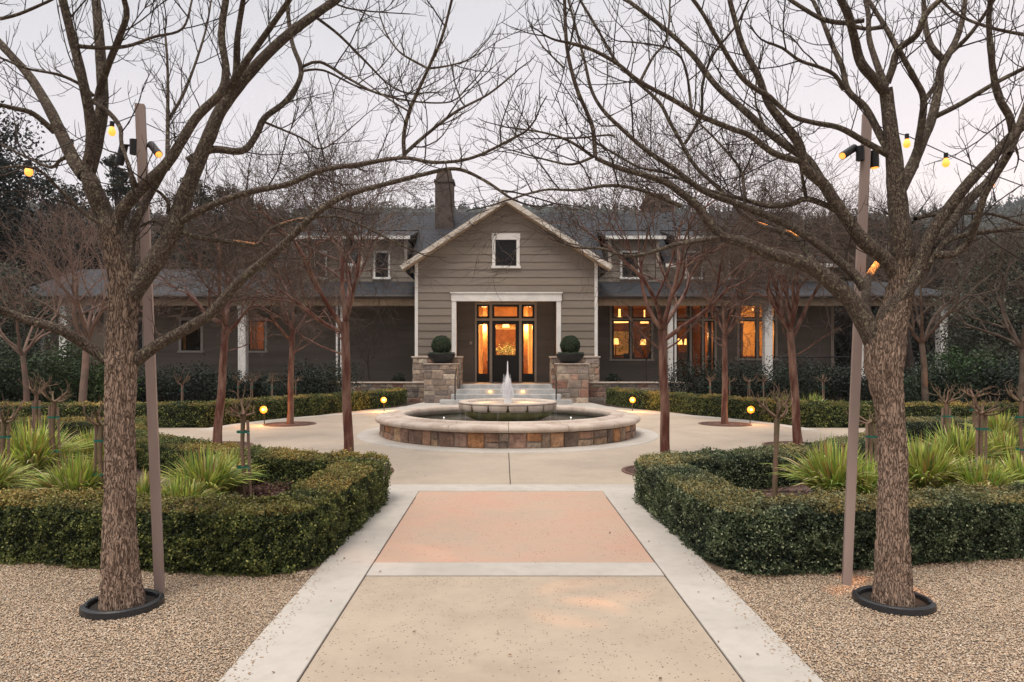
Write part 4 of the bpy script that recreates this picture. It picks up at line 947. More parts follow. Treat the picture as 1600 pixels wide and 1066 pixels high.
LIMB = {}
def front_tree(label, Y0, trunk, limbs, seed, base, twigscale=1.0, extra=0):
    rng = random.Random(seed); root = thing('street_tree', label, 'tree', base, 0, 'bare trees flanking the path')
    bx, by, bz = base
    def loc(p): return (p[0]-bx, p[1]-by, p[2]-bz)
    sc = Y0/F
    tp = [(*loc(P(x, y, Y0)), r*sc*.87) for x, y, r in trunk]
    trunk_mesh('trunk', tp, M['bark'], root, seed=seed)
    known = [(x, y, Y0) for x, y, r in trunk]
    B = Tubes(); Tw = Tubes()
    def lateral(p, d, L, r, lvl):
        pts, rad, dirs = grow(Tw, rng, p, d, L, r, up=.17 if lvl > 0 else .05, jit=.10, step=L/ (8 if lvl == 0 else 5), sides=4 if lvl == 0 else 3, tip=.45)
        if lvl >= 2: return
        if lvl == 0: sp = .075
        else: sp = .09
        n = int(L/sp*twigscale*.95)
        for k in range(n):
            f = .15+.83*(k+rng.random()*.6)/max(n, 1); i = min(len(pts)-1, max(1, int(f*(len(pts)-1)+.5)))
            q = pts[i]; L2 = (rng.uniform(.10, .30) if lvl == 0 else rng.uniform(.05, .13))*(1.15-f*.5)
            lateral(q, side_dir(rng, dirs[i], R(rng.uniform(35, 68)), .15), L2, max(.0021, r*.55), lvl+(1 if L2 > .16 else 2))
    for lm in limbs:
        pts2, r0, r1, dy = lm[:4]; opt = lm[4] if len(lm) > 4 else 1.0
        x0, y0 = pts2[0]; kx = min(known, key=lambda q: (q[0]-x0)**2+(q[1]-y0)**2); ys = kx[2]
        cum = [0]
        for a, b in zip(pts2[:-1], pts2[1:]): cum.append(cum[-1]+math.hypot(b[0]-a[0], b[1]-a[1]))
        tot = cum[-1]; n = max(4, int(tot/9)); xs = [p[0] for p in pts2]; ys_ = [p[1] for p in pts2]
        # smooth by Catmull-Rom
        cr = []
        m_ = len(pts2)
        for i in range(m_-1):
            p0 = pts2[max(i-1, 0)]; p1 = pts2[i]; p2 = pts2[i+1]; p3 = pts2[min(i+2, m_-1)]; sn = max(2, int((cum[i+1]-cum[i])/8))
            for k in range(sn):
                t = k/sn; t2 = t*t; t3 = t2*t
                cr.append(tuple(.5*((2*p1[c])+(-p0[c]+p2[c])*t+(2*p0[c]-5*p1[c]+4*p2[c]-p3[c])*t2+(-p0[c]+3*p1[c]-3*p2[c]+p3[c])*t3) for c in (0, 1)))
        cr.append(pts2[-1]); n = len(cr)
        w3 = []; rad = []; wob = rng.uniform(0, 50); path_ = LIMB.setdefault(tuple(pts2[0]), [])
        for i, (x, y) in enumerate(cr):
            f = i/(n-1); Yd = ys+dy*f**1.1+.05*ridge(f*3, wob, 0); known.append((x, y, Yd)); path_.append(P(x, y, Yd))
            w3.append(loc(P(x, y, Yd))); lump = 1+.10*ridge(f*tot/22, wob, 3)
            g_ = (1-f)**1.2; rad.append((r0*g_+r1*(1-g_))*sc*lump*(.88-.12*f))
        B.add(w3, rad, 12 if r0 > 6 else 8)
        # carry on beyond the frame
        d = [w3[-1][c]-w3[-3][c] for c in range(3)]; d = nrm(*d)
        if cr[-1][1] < 12 or cr[-1][0] < 5 or cr[-1][0] > 1590:
            e_, er, ed = grow(B, rng, w3[-1], d, rng.uniform(.5, 1.1), rad[-1], up=.06, jit=.08, step=.1, sides=8, tip=.3)
            for i in range(2, len(e_)):
                if rng.random() < .6: lateral(e_[i], side_dir(rng, ed[i], R(rng.uniform(25, 55)), .3), rng.uniform(.3, .6), er[i]*.5, 0)
        else:
            if r1 < 3.2: lateral(w3[-1], d, rng.uniform(.15, .35), rad[-1]*.9, 0)
        # side shoots
        length = sum((Vector(w3[i+1])-Vector(w3[i])).length for i in range(n-1)); acc = 0; nxt = rng.uniform(.05, .2)
        for i in range(1, n-1):
            seg_ = (Vector(w3[i+1])-Vector(w3[i])).length; acc += seg_
            if acc > nxt:
                rr = rad[i]/sc; f = i/n
                if rr < 4.2: prob, gap, LL = 1.0, .092, (.16, .70)
                elif rr < 8: prob, gap, LL = .9, .18, (.2, .8)
                else: prob, gap, LL = .35, .3, (.2, .6)
                nxt = acc+gap*rng.uniform(.6, 1.5)/max(twigscale*opt, .05)
                if rng.random() < prob:
                    t = nrm(*[w3[i+1][c]-w3[i-1][c] for c in range(3)])
                    dd = side_dir(rng, t, R(rng.uniform(35, 75)), .25)
                    L = rng.uniform(*LL)*(.6+.4*rng.random()); lateral(w3[i], dd, L, min(max(.0042, L*.0095), rad[i]*.7), 0)
    B.build('limbs', M['limb'], root); Tw.build('twigs', M['twig'], root)
    return root

LT_trunk = [(193, 960, 41), (192, 945, 37), (190, 915, 32), (188, 860, 29), (187, 800, 26.5), (187, 700, 24.5), (188, 620, 24.5), (190, 580, 27), (190, 545, 26), (190, 510, 24), (193, 480, 25), (196, 460, 26), (193, 435, 23), (184, 400, 20), (170, 355, 18)]
LT = [
 ([(175,370),(165,340),(150,305),(140,280),(130,262)], 18, 15, -.05, .3),
 ([(133,275),(118,255),(103,225),(78,172),(48,122),(22,92),(0,68)], 12, 8, .35),
 ([(134,270),(142,232),(141,185),(126,112),(111,52),(98,0)], 10, 7.5, -.25),
 ([(136,272),(150,225),(160,160),(157,85),(150,0)], 12.5, 8.5, .15),
 ([(150,165),(163,118),(185,62),(198,25),(194,0)], 7, 5, -.3),
 ([(146,158),(172,178),(188,200),(190,225),(202,262),(206,290)], 5, 3, -.3, .5),
 ([(85,206),(52,178),(25,170),(0,164)], 6, 4, -.2),
 ([(146,150),(125,132),(92,117),(45,108),(18,98),(0,90)], 3.2, 2, -.3),
 ([(172,358),(130,332),(95,298),(62,267),(30,260),(0,263)], 4, 2.2, -.35),
 ([(113,240),(92,252),(80,262),(40,245),(0,225)], 3.5, 2, .4),
 ([(198,455),(200,415),(190,375),(182,352),(190,330),(216,299),(262,254),(306,185),(344,146),(353,110),(346,55),(353,0)], 13, 6.5, -.1),
 ([(200,420),(206,365),(222,325),(245,285),(262,255)], 10, 7, .15, .3),
 ([(203,462),(228,428),(262,376),(277,338),(291,300),(311,250),(327,213),(346,170),(385,120),(422,80),(462,45),(525,0)], 18, 8.5, .3),
 ([(352,150),(368,120),(371,60),(380,0)], 7, 5, -.2),
 ([(356,140),(382,100),(412,58),(440,18),(452,0)], 7, 5, -.4),
 ([(262,360),(243,345),(224,352)], 4, 3, .1, .2),
 ([(216,300),(207,278),(200,255)], 5, 4, -.2, .4),
 ([(272,354),(300,368),(345,376),(385,381),(404,382),(420,360),(460,345),(520,338),(560,350),(610,375),(643,391)], 5.5, 2, .6, .5),
 ([(404,382),(410,398),(417,407)], 3, 2, 0, .5),
 ([(262,335),(263,318),(252,303),(243,297)], 3.5, 3, -.1, .3),
 ([(275,352),(305,333),(352,312),(400,298),(450,288),(500,267),(560,257),(630,247),(680,254),(740,246),(810,212)], 6.5, 2.2, -.9),
 ([(293,252),(330,234),(378,236),(400,212),(413,185),(445,160),(466,130),(470,105),(456,65),(448,0)], 7.5, 4.5, .5),
 ([(470,106),(500,97),(545,123),(590,146),(650,159),(705,159),(728,139)], 3.2, 1.6, -.3),
 ([(468,112),(505,110),(560,136),(620,151),(650,140)], 2.6, 1.4, .3),
 ([(411,190),(470,215),(505,232),(560,190)], 2.4, 1.2, .2),
 ([(632,245),(631,212),(641,170),(668,110),(690,60),(706,0)], 3.4, 2.2, -.3),
 ([(633,240),(662,214),(712,175),(762,148),(800,118)], 3.2, 1.8, .3),
 ([(495,28),(530,55),(570,95),(605,130),(635,145),(690,144)], 3, 1.5, .5),
 ([(670,108),(655,100),(625,82),(605,55),(593,23)], 2, 1.1, .1),
 ([(672,107),(700,103),(735,92),(755,70)], 1.8, 1.0, -.1),
 ([(212,565),(243,541),(292,514),(332,488),(356,460),(385,430),(440,385),(482,344),(522,314),(560,299),(610,286),(660,273),(712,264),(755,281),(792,306)], 11, 2.4, -.7, .45),
 ([(168,562),(130,536),(90,514),(40,499),(0,484)], 11, 7.5, -.3, .5),
 ([(0,30),(30,22),(72,4)], 3, 3, .0),
 ([(118,72),(160,75),(200,72),(240,58),(285,45),(300,0)], 4, 2, .2),
 ([(262,265),(262,235),(262,190),(262,110),(258,50)], 4.5, 2.5, .5),
 ([(262,190),(285,150),(305,100),(322,45),(330,0)], 3.5, 2, .5),
 ([(512,0),(540,12),(580,18),(640,22)], 2, 1.2, .3),
 ([(640,175),(600,150),(560,120)], 1.6, 1, .3),
]
front_tree('large bare tree left of the path, trunk in a black ring, broad arching limbs', 4.42, LT_trunk, LT, 11, (PX(193, 4.42), 4.42, 0), 1.0)
RT_trunk = [(1397, 955, 38), (1396, 935, 33), (1395, 905, 30), (1394, 860, 27), (1395, 800, 25), (1396, 720, 23), (1392, 660, 22.5), (1388, 620, 25), (1381, 585, 31), (1379, 555, 33), (1383, 530, 32), (1392, 505, 28), (1405, 470, 24), (1411, 430, 21), (1410, 380, 18.5)]
RT = [
 ([(1410,400),(1408,370),(1404,330),(1400,290),(1397,245),(1390,190),(1384,138)], 19, 12, -.1, .3),
 ([(1384,145),(1368,126),(1345,98),(1335,60),(1326,25),(1314,0)], 9, 7, -.3),
 ([(1384,135),(1370,100),(1358,60),(1357,25),(1352,0)], 6, 4.5, .2),
 ([(1386,130),(1395,105),(1403,78),(1432,55),(1447,22),(1476,-6)], 6.5, 5, -.2),
 ([(1404,80),(1385,45),(1368,18),(1357,0)], 5, 4, .3),
 ([(1380,505),(1392,480),(1418,452),(1436,418),(1452,372),(1478,332),(1510,290),(1545,252),(1576,218),(1604,190)], 13, 9, -.35, .7),
 ([(1440,420),(1470,372),(1505,322),(1545,283),(1572,245),(1592,200),(1606,160)], 11, 7.5, .3, .7),
 ([(1442,425),(1475,380),(1510,367),(1560,360),(1604,356)], 6, 4, -.2),
 ([(1462,398),(1490,397),(1512,380),(1526,345),(1537,308),(1556,275),(1578,240)], 7, 5, -.4),
 ([(1430,342),(1455,336),(1520,333),(1560,337),(1604,354)], 4, 3, .4),
 ([(1402,305),(1424,262),(1442,218),(1456,185),(1466,140),(1470,108),(1480,88)], 11, 8, .35),
 ([(1472,92),(1455,72),(1446,40),(1443,0)], 6, 5, .2),
 ([(1478,92),(1495,60),(1504,30),(1508,0)], 6.5, 5, .2),
 ([(1482,86),(1510,60),(1530,35),(1548,8)], 4.5, 3.5, -.2),
 ([(1428,262),(1438,205),(1443,155),(1430,125),(1412,92),(1404,76)], 7.5, 5, -.2),
 ([(1446,155),(1462,132),(1475,100)], 4.5, 4, .1, .3),
 ([(1462,182),(1500,163),(1555,130),(1604,105)], 5, 4, -.3),
 ([(1582,205),(1577,182),(1560,152),(1553,120),(1548,80),(1545,30),(1548,0)], 6, 4.5, -.2),
 ([(1558,130),(1568,160),(1578,200),(1590,240)], 3, 2.5, .2),
 ([(1604,55),(1550,44),(1500,25),(1470,0)], 3, 2.5, .2),
 ([(1408,435),(1380,402),(1350,378),(1325,345),(1302,312),(1286,287),(1258,262),(1248,225),(1222,190),(1200,160),(1185,120),(1160,70),(1140,0)], 14, 4.5, -.2),
 ([(1288,290),(1262,250),(1235,232),(1200,206),(1160,170),(1120,135),(1082,86),(1042,48),(985,4)], 8, 4.2, .5),
 ([(1250,252),(1210,240),(1172,212),(1145,202),(1092,180),(1046,153),(1000,128),(965,100),(925,78),(885,66)], 6, 3, -.5),
 ([(1388,242),(1352,222),(1312,200),(1268,191),(1235,180),(1202,150)], 6, 4, -.25),
 ([(1200,150),(1172,133),(1152,112),(1122,62),(1096,18),(1080,-4)], 4.5, 3.4, -.2),
 ([(1390,240),(1372,205),(1352,168),(1325,142),(1316,105),(1300,70),(1284,30),(1270,0)], 7, 4, .35),
 ([(1318,140),(1305,118),(1280,105),(1250,95),(1222,75),(1200,67)], 4, 2.4, -.2),
 ([(1350,32),(1320,36),(1285,30),(1250,10),(1235,0)], 4.5, 4, .1),
 ([(1382,42),(1350,45),(1320,36)], 4, 4, .1, .4),
 ([(1372,548),(1352,505),(1335,476),(1308,449),(1278,424),(1240,406),(1200,395),(1165,380),(1130,370),(1106,345),(1090,322),(1062,300),(1040,285),(1004,273),(965,262),(930,247)], 19, 4, -.15, .6),
 ([(1122,372),(1062,381),(1004,398),(972,399),(942,389),(900,387),(880,380)], 5, 2, -.3, .6),
 ([(1275,420),(1258,390),(1238,367),(1220,362),(1200,356),(1178,346),(1160,333)], 7, 4.5, .55, .4),
 ([(1160,335),(1140,312),(1118,290),(1085,258),(1064,222),(1046,190),(1030,160),(992,125),(962,95),(936,50),(904,-4)], 4.5, 3.4, .4),
 ([(1350,452),(1335,430),(1298,397),(1262,370),(1228,350),(1200,338),(1150,318),(1102,300),(1050,262),(1010,235),(972,202),(942,172),(924,140),(912,90),(888,0)], 8.5, 2.4, .1),
 ([(1356,515),(1353,470),(1355,440),(1366,420),(1386,392),(1400,370)], 9, 7, .6, .2),
 ([(1328,348),(1305,328),(1262,311),(1235,319),(1200,322),(1160,311),(1102,296),(1040,270),(1000,262),(960,240),(935,225)], 6, 2.4, .4),
 ([(1260,312),(1256,290),(1252,268)], 4, 3, 0, .3),
 ([(1064,322),(1025,306),(990,294),(950,290),(900,297),(850,297),(800,311)], 4, 1.8, -.4, .6),
 ([(930,246),(927,205),(918,178),(900,135),(886,75),(882,0)], 4, 3.2, -.2),
 ([(928,246),(892,222),(852,208),(800,200)], 3.2, 1.6, -.1),
 ([(960,215),(952,211),(900,216),(832,217)], 2.2, 1.4, .1),
 ([(925,246),(895,257),(862,252),(800,235)], 2.5, 1.3, .1),
 ([(1080,170),(1072,110),(1055,80),(1020,70),(975,65)], 2.6, 1.5, .1),
 ([(1070,225),(1095,180),(1098,130),(1115,85),(1150,40),(1170,0)], 3.5, 2.2, -.3),
 ([(1165,330),(1162,290),(1155,262),(1120,220),(1090,190)], 3.5, 2, .2),
 ([(1000,128),(1020,90),(1042,60),(1047,0)], 2.4, 1.6, .1),
 ([(1200,208),(1185,175),(1180,150),(1185,105)], 2.6, 1.6, .2),
 ([(880,105),(850,75),(832,48)], 1.8, 1, 0),
]
front_tree('large bare tree right of the path, many spreading limbs above a black ring', 4.46, RT_trunk, RT, 23, (PX(1397, 4.46), 4.46, 0), 1.0)

# black collars round the trunks
def collar(cx, cy, label, rot):
    r = thing('tree_collar', label, 'tree ring', (cx, cy, -.002), rot, 'black rings round the trunks')
    for k, (a0, a1, off, z) in enumerate(((.05, math.pi+.12, 0, 0), (math.pi+.0, 2*math.pi+.02, .012, .004))):
        mb = MB(); mb.lathe([(.196+off, 0), (.196+off, .036), (.202+off, .044), (.218+off, .044), (.228+off, .036), (.232+off, 0)], 0, 0, 40, a0, a1)
        for j in (0, 40): mb.f.append(tuple(j*6+q for q in range(6)))
        o = mb.build('ring_half', M['rubber'], r, smooth=False); o.location.z = z
    MB().lathe([(0, .010), (.21, .010)], 0, 0, 32).build('dark_soil', mat('collar_soil', (.03, .024, .02), .95, bump=.8, bscale=60), r)  # very dark soil disc filling the ring
COL = 1
collar(PX(192, 4.44), 4.44, 'black plastic edging ring around the left tree trunk', .5)
collar(PX(1393, 4.52), 4.50, 'black plastic edging ring around the right tree trunk', -.6)

# poles with spotlights and string lights
def bullet(parent, p, d, L=.13, r=.026, lit=True):
    p = Vector(p); d = Vector(d).normalized(); o = MB().tube([p, p+d*L], r, 16).build('spotlight', M['black'], parent)
    MB().tube([p+d*(L-.004), p+d*(L+.004)], r*.82, 16).build('lens', M['lens'] if lit else M['black'], o)
    return p+d*(L+.02), d
def spot(p, d, energy, size, col=(1, .36, .08)):
    l = bpy.data.lights.new('spot_beam', 'SPOT'); l.energy = energy; l.spot_size = R(size); l.spot_blend = .6; l.color = col; l.shadow_soft_size = .02
    o = bpy.data.objects.new('spot_beam', l); C.objects.link(o); o.location = p; o.rotation_euler = Vector(d).to_track_quat('-Z', 'Y').to_euler()
def post(bpx, bpy_, tpx, tpy, wpx, label, twist):
    Y = 1.6*F/(bpy_-VY); b = P(bpx, bpy_, Y); t = P(tpx, tpy, Y)
    rt = thing('light_pole', label, 'light pole', (b.x, b.y, 0), 0, 'square steel light poles'); h = .0295
    mb = MB(); ca, sa = math.cos(twist), math.sin(twist); q = [(ca*x-sa*y, sa*x+ca*y) for x, y in ((-h, -h), (h, -h), (h, h), (-h, h))]; d = t-b
    mb.add([(x, y, -.05) for x, y in q]+[(x+d.x, y+d.y, t.z) for x, y in q], [(0, 1, 5, 4), (1, 2, 6, 5), (2, 3, 7, 6), (3, 0, 4, 7), (4, 5, 6, 7)])
    mb.build('post', M['pole'], rt); return rt, b, t, Y
rt, b, t, Y = post(250, 925, 219, 164, 15, 'leaning taupe steel light pole behind the left tree', .32)
def L3(v): return (v[0]-b.x, v[1]-b.y, v[2])
j = P(210, 230, Y-.02); MB().tube([L3(j-Vector((0, 0, .05))), L3(j+Vector((0, 0, .05)))], .03, 16).build('junction_box', M['black'], rt)
MB().tube([L3(P(196, 227, Y)), L3(P(236, 229, Y))], .008).build('bracket', M['black'], rt)
q = P(194, 226, Y); e1 = bullet(rt, L3(q), (-.25, 0, -1), .14, .028, lit=False)
q = P(236, 226, Y); dd = P(258, 254, Y-.12)-q; e2 = bullet(rt, L3(q), dd, .14, .026)
def aim(k, f, o, energy, size):
    pts_ = LIMB[k]; t_ = pts_[int(f*(len(pts_)-1))]; spot(o, t_-o, energy, size)
o_ = Vector((b.x, b.y, 0))+e2[0]+e2[1]*.02
aim((272, 354), .30, o_, 190, 9); aim((272, 354), .52, o_, 190, 9)
spot(P(240, 245, Y), Vector((AX-.0, 6.6, 0))-P(240, 245, Y), 9, 70)
LP = (b.copy(), t.copy(), Y)
rt, b, t, Y = post(1322.5, 912, 1355, 177, 14, 'leaning taupe steel light pole behind the right tree', -.32)
MB().tube([L3(P(1338, 235, Y)), L3(P(1372, 240, Y))], .008).build('bracket', M['black'], rt)
j = P(1344, 240, Y-.03); MB().tube([L3(j-Vector((0, 0, .05))), L3(j+Vector((0, 0, .05)))], .028, 16).build('junction_box', M['black'], rt)
q = P(1335, 231, Y); dd = P(1304, 252, Y-.1)-q; e1 = bullet(rt, L3(q), dd, .15, .027)
q2 = P(1366, 236, Y); e2 = bullet(rt, L3(q2), (.02, -.02, -1), .12, .03)
o_ = P(1301, 255, Y-.14); aim((1275, 420), .45, o_, 180, 10); aim((1275, 420), .80, o_, 180, 10)
o_ = P(1366, 272, Y-.03); aim((1356, 515), .62, o_, 330, 15); aim((1356, 515), .95, o_, 330, 14)
spot(P(1310, 250, Y), Vector((AX, 6.6, 0))-P(1310, 250, Y), 9, 70)
RP = (b.copy(), t.copy(), Y)
def string(pts, bulbs, label):
    g = thing('string_light', label, 'string light', pts[0], 0, 'strings of amber bulbs'); o = Vector(pts[0])
    MB().tube([Vector(p)-o for p in pts], .0035, 6).build('cable', M['black'], g)
    for bp in bulbs:
        c = Vector(bp)-o
        s_ = MB().tube([c+Vector((0, 0, .055)), c+Vector((0, 0, .02))], .014, 10).build('socket', M['black'], g)
        MB().lathe([(.0, .022), (.011, .022), (.015, .012), (.022, -.004), (.024, -.016), (.020, -.031), (.010, -.040), (.0, -.042)], 0, 0, 16).build('bulb', M['bulb'], g, smooth=True).location = c
lt = LP[1]
sy = LP[2]
string([P(217, 178, sy), P(196, 186, sy-.03), P(175, 194, sy-.1), P(112, 222, sy-.25), P(45, 253, sy-.45), P(-60, 285, sy-.7)], [P(175, 203, sy-.1), P(112, 230, sy+.2), P(45, 265, sy-.45)], 'string of amber bulbs running left from the left pole')
string([P(221, 190, sy), P(256, 206, sy+.6), P(300, 214, sy+1.6), P(380, 232, sy+4)], [], 'slack cable running back from the left pole')
sy = RP[2]
string([P(1355, 186, sy), P(1384, 203, sy-.05), P(1417, 212, sy-.12), P(1478, 240, sy-.2), P(1548, 272, sy-.3), P(1650, 310, sy-.5)], [P(1417, 222, sy-.12), P(1478, 252, sy-.2), P(1548, 284, sy-.3)], 'string of amber bulbs running right from the right pole')

# ================================================================ CRAPE MYRTLES
def myrtle(x, y, seed, label, h=5.0, trunk_h=2.1, r=.068, lean=(0, 0), spread=1.0):
    rng = random.Random(seed); root = thing('crape_myrtle', label, 'tree', (x, y, 0), 0, 'crape myrtles around the fountain')
    B = Tubes(); Tw = Tubes()
    pts = []; rad = []; n = 14
    for i in range(n+1):
        f = i/n; pts.append((lean[0]*f+.025*ridge(f*3, seed, 0), lean[1]*f+.025*ridge(f*3, seed, 7), -.05+f*(trunk_h+.05))); rad.append(r*(1.12-.25*f+(.25*(1-f*6) if f < .16 else 0)+.06*ridge(f*7, seed, 2)))
    B.add(pts, rad, 16); top = pts[-1]
    pods = []
    def rec(p, d, L, rr, lvl):
        T_ = B if lvl <= 2 else Tw
        P2, R2, D2 = grow(T_, rng, p, d, L, rr, up=(.08, .03, .01, .0, .0, .0)[min(lvl, 5)], jit=.10+.02*lvl, step=L/(6 if lvl < 3 else 4), sides=10 if lvl == 0 else (6 if lvl < 3 else (4 if lvl == 3 else 3)), tip=.62 if lvl < 4 else .4)
        if lvl >= 5:
            if rng.random() < .035: pods.append(P2[-1])
            return
        nk = (3, 4, 4, 4, 3)[lvl]
        for k in range(nk):
            f = 1.0 if k == 0 else rng.uniform(.4, 1.0); i = max(1, int(f*(len(P2)-1)))
            rec(P2[i], side_dir(rng, D2[i], R(rng.uniform(16, 36) if k == 0 else rng.uniform(26, 55)), .10), L*rng.uniform(.64, .92), max(.0036, R2[i]*rng.uniform(.52, .74)), lvl+1)
    ns_ = rng.choice((4, 5, 5)); a0 = rng.uniform(0, 6.28)
    for k in range(ns_):
        a = a0+2*math.pi*k/ns_+rng.uniform(-.3, .3); el = rng.uniform(.45, 1.6)*spread; d = nrm(math.cos(a)*el, math.sin(a)*el, 1)
        i = -1 if k < 3 else -2
        rec(pts[i], d, (h-trunk_h)*rng.uniform(.30, .42), r*rng.uniform(.46, .62), 0)
    rec(pts[-1], nrm(rng.gauss(0, .1), rng.gauss(0, .1), 1), (h-trunk_h)*.34, r*.6, 0)
    for k in range(2):
        i = int(n*rng.uniform(.82, .95)); a = rng.uniform(0, 6.28); P2, R2, D2 = grow(B, rng, pts[i], nrm(math.cos(a), math.sin(a), .35), 1.0, .014, up=.05, jit=.12, step=.12, sides=6, tip=.4)
        for q in range(3, len(P2)): rec(P2[q], side_dir(rng, D2[q], R(45), .2), .25, .005, 4)
    tr = B.build('trunk', M['bark_red'], root); Tw.build('twigs', M['twig_red'], root)
    if pods:
        rs = np.random.RandomState(seed); c = np.repeat(np.array(pods), 26, axis=0)+rs.normal(size=(len(pods)*26, 3))*.045
        link('seed_pods', leaf_mesh('seed_pods', c, .009, rs.normal(size=c.shape), np.full((len(c), 3), .03), .9, rs), M['leaf'], root)
    # iron grate round the foot
    gr_ = thing('tree_grate', 'round rusty iron grate at the foot of the '+label.split(' crape')[0]+' myrtle', 'tree grate', (x, y, .006), 0, 'tree grates set in the plaza')
    mb = MB(); mb.lathe([(.13, 0), (.13, .006), (.17, .006), (.17, 0)], 0, 0, 48); mb.lathe([(.37, 0), (.37, .006), (.40, .006), (.40, 0)], 0, 0, 48); mb.lathe([(.58, 0), (.58, .007), (.63, .007), (.63, 0)], 0, 0, 48)
    for k in range(60):
        a = 2*math.pi*k/60; ca, sa = math.cos(a), math.sin(a); w2 = .009
        mb.add([(.15*ca+w2*sa, .15*sa-w2*ca, .005), (.60*ca+w2*sa, .60*sa-w2*ca, .005), (.60*ca-w2*sa, .60*sa+w2*ca, .005), (.15*ca-w2*sa, .15*sa+w2*ca, .005)], [(0, 1, 2, 3)])
    g_ = mb.build('grate_ring', M['grate'], gr_)
    MB().lathe([(0, -.003), (.58, -.003)], 0, 0, 32).build('grate_pit', M['soil'], gr_)
for args in ((-2.19, 9.72, 101, 'nearest left crape myrtle, smooth red trunk before the fountain', 5.1, 2.12, .064, (-.06, 0)),
             (2.31, 9.74, 117, 'nearest right crape myrtle, smooth red trunk before the fountain', 5.0, 2.0, .064, (-.06, 0)),
             (-5.27, 12.6, 123, 'far left crape myrtle, red trunk forking low beside the cross path', 5.1, 2.2, .070, (.16, 0)),
             (5.42, 12.6, 131, 'far right crape myrtle, red trunk beside the cross path', 5.0, 2.1, .070, (-.15, 0)),
             (-5.24, 16.8, 143, 'rear left crape myrtle, slim red trunk near the back hedge', 4.9, 2.2, .068, (.05, 0)),
             (5.42, 16.8, 157, 'rear right crape myrtle, slim red trunk near the back hedge', 4.9, 2.2, .068, (0, 0))):
    myrtle(*args)

# ================================================================ ROSE STANDARDS
def rose(x, y, h, seed, label, z0=.07, stakes=2, scale=1.0, detail=True, lean=0):
    rng = random.Random(seed); root = thing('standard_rose', label, 'rose tree', (x, y, z0), rng.uniform(0, 6.28) if not detail else 0, 'pruned standard roses')
    B = Tubes(); r = .022*scale
    B.add([(0, 0, -.05), (.01, 0, h*.3), (-.012+lean, 0, h*.6), (lean, 0, h)], [r*1.1, r, r*.9, r*1.15], 8)
    def rec(p, d, L, rr, lvl):
        P2, R2, D2 = grow(B, rng, p, d, L, rr, up=.16, jit=.22, step=L/5, sides=6 if lvl == 0 else 5, tip=.6)
        if lvl >= 2: return
        for k in range(rng.choice((2, 3))):
            i = rng.choice((2, 3, 4, 5)); i = min(i, len(P2)-1); rec(P2[i], side_dir(rng, D2[i], R(rng.uniform(25, 60)), .3), L*rng.uniform(.4, .75), R2[i]*.62, lvl+1)
    n = rng.choice((6, 7, 8)) if detail else 6
    for k in range(n):
        a = 2*math.pi*k/n+rng.uniform(-.3, .3); rec((lean, 0, h-.01), nrm(math.cos(a), math.sin(a), rng.uniform(.1, .5)), .20*scale*rng.uniform(.7, 1.2), .013*scale, 0)
    B.build('trunk', M['rose'], root)
    for k in range(stakes):
        sx = (.045 if k == 0 else -.05)*scale; tl = rng.uniform(-.03, .03)
        MB().tube([(sx+tl, .02, -.05), (sx, .0, h*rng.uniform(.9, 1.0))], .016*scale, 4).build('stake', M['stake'], root)
    if stakes:
        for zz in (.40, .80): 
            mb = MB(); mb.lathe([(.062*scale, h*zz), (.064*scale, h*zz+.022)], 0, 0, 14); mb.tube([(.05, -.03, h*zz+.01), (.085, -.04, h*zz-.01)], .006, 5); mb.build('tie', M['tie'], root)
rl = [(380, 7.3, .93, 'pruned standard rose on one stake at the bare end of the left bed', 1),
      (158, 7.0, .86, 'pruned standard rose close beside the left tree trunk', 2), (84, 8.3, 1.02, 'bushy pruned rose on leaning stakes amid the left clumps', 2),
      (57, 10.2, 1.0, 'pruned rose on thin stakes farther back in the left bed', 2), (6, 7.4, .85, 'pruned standard rose cut by the left picture edge', 2),
      (1210, 7.5, .90, 'thick gnarled rose stem leaning at the bare end of the right bed', 0), (1362, 7.5, .84, 'pruned standard rose half hidden behind the right tree trunk', 2),
      (1479, 9.3, .93, 'pruned standard rose with open arms left of the bushy one in the right bed', 2), (1534, 7.7, .92, 'large pruned standard rose with green tie in the right bed', 2),
      (1523, 9.9, .98, 'bushy pruned rose behind the large one in the right bed', 1), (1596, 8.5, 1.0, 'pruned standard rose cut by the right picture edge', 1)]
for i, (px, Y, h, lab, st_) in enumerate(rl):
    rose(PX(px, Y), Y, h, 300+i*7, lab, stakes=st_, scale=1.35 if px == 1210 else 1.05, lean=.03 if px == 1210 else 0)
for i, px in enumerate((285, 372, 394, 425, 462, 1109, 1171, 1193, 1287, 1140)):
    side = 'left' if px < 787 else 'right'; k = ('first', 'second', 'third', 'fourth', 'fifth')[i % 5] if px < 787 else ('second', 'fourth', 'fifth', 'sixth', 'third')[i-5]
    rose(PX(px, 20.0), 20.0, .95 if px != 285 else .85, 400+i*3, f'small pruned rose behind the back {side} hedge, {k} from the left in its row', z0=.0, stakes=1 if px != 285 else 2, scale=1.0 if px != 285 else 1.6, detail=False)

